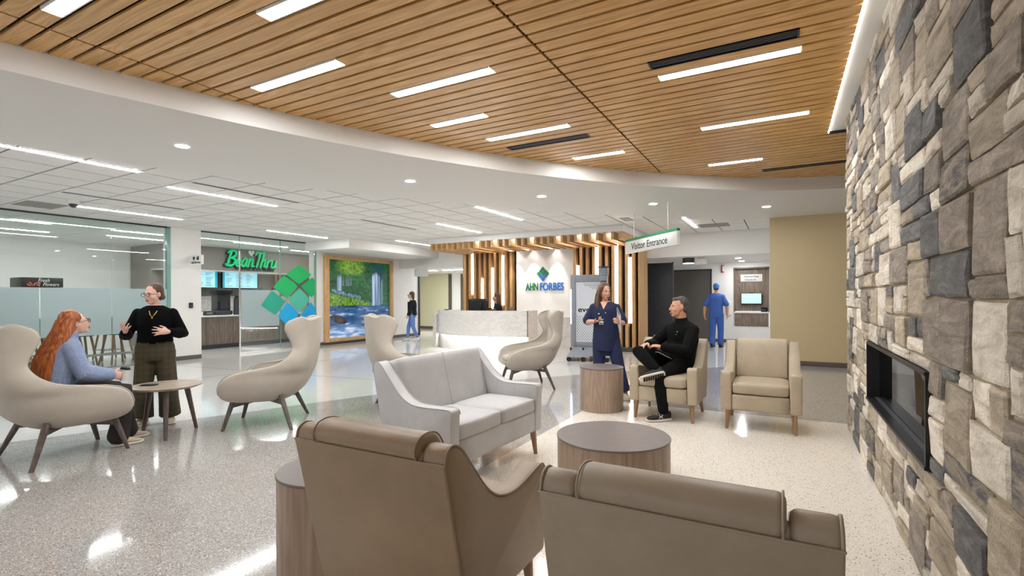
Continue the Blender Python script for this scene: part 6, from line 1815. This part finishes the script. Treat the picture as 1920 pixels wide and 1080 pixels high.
for h0, kn, an in ((V((-0.095, 0.02, 0.615)), kL, aL), (V((0.095, 0.02, 0.63)), kR, aR)):
    c.tube([h0, h0.lerp(kn, 0.6), kn, kn.lerp(an, 0.3), kn.lerp(an, 0.7), an.lerp(kn, 0.08)], [0.105, 0.092, 0.078, 0.074, 0.066, 0.060], 16)
remeshed(c, 'jeans', M['black_jean'], p, 0.010)
u, _f = shoe(p, aL, (0.25, 1), M['shoe_black'], M['sole_white'], 1.10)
lo, lT, lS, lZ = _f
# white crossed-arc mark on the side of the shoe
mk = MB()
ctr = lo + lT * 0.055 + lS * 0.045 + lZ * 0.062
for sg in (-1, 1):
    arc = []
    for k in range(7):
        a = -1.0 + k / 3.0
        arc.append(ctr + lT * (0.020 * a) + lZ * sg * (0.016 - 0.020 * (1 - a * a) * 0.9 + 0.002) + lS * 0.004)
    mk.tube(arc, 0.0035, 6)
mk.build('side_mark', M['sole_white'], u)
T_ = V((0.38, 0.85, -0.22)).normalized(); Zs = V((0.55, -0.50, 0.62)); Zs = (Zs - T_ * Zs.dot(T_)).normalized(); S_ = T_.cross(Zs).normalized()
u, _f = shoe(p, aR + T_ * 0.02, (0, 1), M['shoe_black'], M['sole_white'], 1.10, tip=(T_, -S_, Zs))
o_, T2, S2, Z2 = _f
td = MB()
for r in range(9):
    for q in (-1, 0, 1):
        cc = o_ + T2 * (-0.06 + r * 0.027) + S2 * q * 0.024 - Z2 * 0.001
        td.obox(cc, T2 * 0.011, S2 * 0.0095, Z2 * 0.003)
td.build('tread', M['shoe_black'], u)
h_ = MB()
h_.ell(MH @ V((0, -0.036, 0.048)), (0.083, 0.092, 0.092), MH); h_.ell(MH @ V((0, -0.062, -0.012)), (0.076, 0.062, 0.075), MH); h_.ell(MH @ V((0, 0.030, 0.098)), (0.058, 0.052, 0.028), MH)
remeshed(h_, 'hair', M['hair_grey'], p, 0.006, 3)
face_parts(p, MH, 1.05, M['hair_grey'])
nb = thing('notebook', 'thin black notebook with pale page edge on the seated man\'s lap', 'notebook', (-1.30, 6.19, 0.735), R_(40)); nb.rotation_euler = (R_(-6), R_(26), R_(40))
MB().box(-0.10, 0.10, -0.07, 0.07, -0.007, -0.003).box(-0.10, 0.10, -0.07, 0.07, 0.003, 0.007).build('cover', M['black'], nb)
MB().box(-0.097, 0.101, -0.068, 0.068, -0.003, 0.003).build('pages', M['sign_white'], nb)

# ------------------------------------------------ walking figures further back
def walker(label, loc, face, h, g, skin, hairm, fit, stride, parts, arms, head_dir=(0, 1, 0)):
    p = person('person', label, loc, face)
    k = h / 1.70
    J = dict(pelvis=(0, 0, 0.93 * k), chest=(0, 0.01, 1.20 * k), neck=(0, 0.01, 1.44 * k), hipL=(-0.09, 0, 0.9 * k), hipR=(0.09, 0, 0.9 * k), shL=(-g['w'][3] + 0.003, 0, 1.35 * k), shR=(g['w'][3] - 0.003, 0, 1.35 * k))
    MH = head_matrix((0, 0.04, 1.585 * k), head_dir)
    b = MB(); b.rings(torso_rings(J, g['w'], g['d']), 18)
    kn, an = {}, {}
    for s in (-1, 1):
        f_ = stride * s
        kn[s] = V((0.09 * s, 0.5 * f_ + 0.05, 0.49 * k)); an[s] = V((0.08 * s, f_, 0.085 + (0.02 if f_ < 0 else 0)))
        limb(b, (0.088 * s, 0, 0.88 * k), kn[s], an[s], (0.088, 0.056, 0.036))
        e, w_ = arms[s]
        limb(b, J['shR' if s > 0 else 'shL'], e, w_, (0.05, 0.042, 0.028))
        hand(b, w_, (0, 0.25, -0.95), (-s, 0, 0), s, 0.5)
    head(b, MH, J['neck'], 1.0, 0.052)
    remeshed(b, 'body', skin, p, 0.008)
    return p, J, MH, kn, an, k
# woman in black cardigan and green shirt
M['denim'] = plain('blue_denim', '#6F8FD0', 0.8); M['kelly'] = plain('green_shirt', '#1F8A4C', 0.75); M['cardigan'] = plain('black_cardigan', '#0D0E13', 0.85); M['shoe_white'] = plain('white_shoe', '#E6E3DF', 0.5)
arms = {1: ((0.25, -0.06, 1.13), (0.22, 0.0, 0.88)), -1: ((-0.25, 0.02, 1.13), (-0.23, 0.12, 0.90))}
p, J, MH, kn, an, k = walker('woman walking in black cardigan, green shirt and pale blue trousers left of reception', (-11.05, 13.25), (-0.82, -0.57), 1.66, FEM, M['skin_pale'], None, None, 0.17, None, arms, (0.1, 1, 0.02))
c = MB(); c.rings(torso_rings(J, FEM['w'], FEM['d'], 0.012, low=0.02)[:8], 18); sh_ = remeshed(c, 'shirt', M['kelly'], p, 0.012)
text('shirt_print', 'AHN', 0.08, M['sign_white'], sh_, (0, 0.142, 1.27), (math.pi / 2, 0, math.pi), extrude=0.003, bold=0.002, width=0.17)
c = MB(); tr_ = torso_rings(J, FEM['w'], FEM['d'], 0.022, low=0.04)
c.rings([(V(a) - V((0, 0.055, 0)), x, y * 0.75) for a, x, y in tr_[:8]], 18)
for s in (-1, 1):
    limb(c, J['shR' if s > 0 else 'shL'], *[V(q) for q in arms[s]], (0.066, 0.056, 0.044))
    c.rings([(V((0.125 * s, 0.075, z)), V((0.045, 0.0, 0)), V((0, 0.075, 0))) for z in (0.86, 1.0, 1.2, 1.33)], 12)
remeshed(c, 'cardigan', M['cardigan'], p, 0.012)
c = MB(); c.rings([((0, 0, 0.80), (0.165, 0, 0), (0, 0.13, 0)), ((0, 0, 0.92), (0.17, 0, 0), (0, 0.128, 0)), ((0, 0, 1.0), (0.15, 0, 0), (0, 0.115, 0))], 18)
for s in (-1, 1): c.tube([V((0.09 * s, 0, 0.86)), V((0.09 * s, 0, 0.86)).lerp(kn[s], 0.5), kn[s], kn[s].lerp(an[s], 0.5), an[s] + V((0, 0, 0.05))], [0.10, 0.085, 0.068, 0.06, 0.05], 14)
remeshed(c, 'trousers', M['denim'], p, 0.012)
for s in (-1, 1): shoe(p, an[s], (0, 1), M['shoe_white'], M['sole_white'], 0.98, h0=an[s].z - 0.085)
h_ = MB(); cap_hair(h_, MH, 1.0, 0.0, 1.05)
h_.rings([(MH @ V((0, -0.05, 0.05)), V((0.08, 0, 0)), V((0, 0.06, 0))), (MH @ V((0, -0.075, -0.06)), V((0.085, 0, 0)), V((0, 0.045, 0))), (MH @ V((0, -0.075, -0.17)), V((0.07, 0, 0)), V((0, 0.03, 0)))], 14)
remeshed(h_, 'hair', M['hair_brown'], p, 0.009)
face_parts(p, MH, 1.0, glasses=plain('red_glasses', '#6E1E22', 0.3))
# man in light blue scrubs, walking away
M['scrub_blue'] = plain('blue_scrubs', '#3E66B4', 0.8, vary=0.06, scale=8); M['cap_blue'] = plain('cap_blue', '#3F78B0', 0.8)
arms = {1: ((0.29, -0.02, 1.19), (0.27, 0.12, 0.94)), -1: ((-0.29, -0.06, 1.19), (-0.31, -0.05, 0.92))}
p, J, MH, kn, an, k = walker('man in light blue scrubs and cap walking away down the corridor', (-1.68, 15.25), (0.12, 1), 1.83, MAL, M['skin_tan'], None, None, 0.15, None, arms)
c = MB(); c.rings(torso_rings(J, (0.18, 0.175, 0.195, 0.20), (0.14, 0.135, 0.14, 0.11), 0.010, low=0.02), 18)
for s in (-1, 1): limb(c, J['shR' if s > 0 else 'shL'], V(J['shR' if s > 0 else 'shL']).lerp(V(arms[s][0]), 0.5), V(J['shR' if s > 0 else 'shL']).lerp(V(arms[s][0]), 0.85), (0.062, 0.070, 0.075))
remeshed(c, 'scrub_top', M['scrub_blue'], p, 0.012)
c = MB(); c.rings([((0, 0, 0.86), (0.175, 0, 0), (0, 0.135, 0)), ((0, 0, 1.0), (0.18, 0, 0), (0, 0.135, 0)), ((0, 0, 1.08), (0.17, 0, 0), (0, 0.12, 0))], 18)
for s in (-1, 1): c.tube([V((0.095 * s, 0, 0.94)), V((0.095 * s, 0, 0.94)).lerp(kn[s], 0.5), kn[s], kn[s].lerp(an[s], 0.5), an[s] + V((0, 0, 0.02))], [0.11, 0.10, 0.085, 0.08, 0.078], 14)
remeshed(c, 'trousers', M['scrub_blue'], p, 0.012)
for s in (-1, 1): shoe(p, an[s], (0, 1), M['shoe_black'], M['shoe_black'], 1.08, h0=an[s].z - 0.085)
h_ = MB(); h_.ell(MH @ V((0, -0.02, 0.045)), (0.088, 0.102, 0.092), MH); h_.ell(MH @ V((0, -0.045, 0.0)), (0.082, 0.075, 0.05), MH)
remeshed(h_, 'scrub_cap', M['cap_blue'], p, 0.009)
h_ = MB(); h_.ell(MH @ V((0, -0.055, -0.035)), (0.070, 0.055, 0.045), MH); remeshed(h_, 'hair', M['hair_brown'], p, 0.009)
face_parts(p, MH, 1.0)
# receptionist
M['hair_curl'] = hair_mat('hair_curl', '#2E1C14', '#4E3022', '#7A5238')
p = person('person', 'receptionist with long wavy brown hair in black top behind the reception desk', (-7.17, 12.36), (-0.92, -0.38))
J = dict(pelvis=(0, -0.02, 0.82), chest=(0, 0.0, 1.08), neck=(0, 0.02, 1.315), hipL=(-0.09, 0, 0.80), hipR=(0.09, 0, 0.80), shL=(-0.155, 0.0, 1.22), shR=(0.155, 0.0, 1.22))
arms = {1: ((0.22, 0.12, 1.0), (0.14, 0.34, 0.90)), -1: ((-0.22, 0.12, 1.0), (-0.12, 0.34, 0.90))}
MH = head_matrix((0, 0.06, 1.46), (-0.05, 1, 0.02))
b = MB(); b.rings(torso_rings(J, FEM['w'], FEM['d']), 18)
for s in (-1, 1):
    limb(b, J['shR' if s > 0 else 'shL'], *arms[s], (0.05, 0.042, 0.028)); hand(b, arms[s][1], (-0.2 * s, 0.9, -0.3), (0, -0.2, -1), s, 0.5)
    limb(b, (0.09 * s, 0, 0.80), (0.10 * s, 0.40, 0.78), (0.10 * s, 0.34, 0.35), (0.085, 0.055, 0.038))
head(b, MH, J['neck'], 1.0, 0.048); remeshed(b, 'body', M['skin_mid'], p, 0.008)
c = MB(); c.rings(torso_rings(J, FEM['w'], FEM['d'], 0.016)[:8], 18)
for s in (-1, 1): limb(c, J['shR' if s > 0 else 'shL'], V(arms[s][0]), V(arms[s][1]).lerp(V(arms[s][0]), 0.08), (0.064, 0.054, 0.042))
remeshed(c, 'top', M['cardigan'], p, 0.012)
c = MB()
for s in (-1, 1): limb(c, (0.09 * s, 0, 0.80), (0.10 * s, 0.40, 0.78), (0.10 * s, 0.34, 0.37), (0.10, 0.07, 0.06))
remeshed(c, 'trousers', M['black_jean'], p, 0.012)
for s in (-1, 1): shoe(p, (0.10 * s, 0.34, 0.35), (0, 1), M['shoe_black'], M['shoe_black'], 0.95, h0=0.265)
h_ = MB(); cap_hair(h_, MH, 1.0, 0.0, 1.08); rr = random.Random(8)
for q in range(16):
    a0 = math.pi * (0.02 + 0.96 * q / 15); xx = -math.cos(a0) * 0.088; yy = -0.045 - math.sin(a0) * 0.055
    ph_ = rr.uniform(0, 6)
    h_.tube([MH @ V((xx * (1 + 0.28 * u) + 0.012 * math.sin(9 * u + ph_), yy - 0.01 * u + 0.010 * math.cos(8 * u + ph_), 0.06 - 0.30 * u)) for u in (0, .17, .33, .5, .67, .83, 1.0)], [0.022, 0.026, 0.026, 0.026, 0.026, 0.024, 0.012], 8)
remeshed(h_, 'hair', M['hair_curl'], p, 0.0085, 2)
face_parts(p, MH, 1.0)
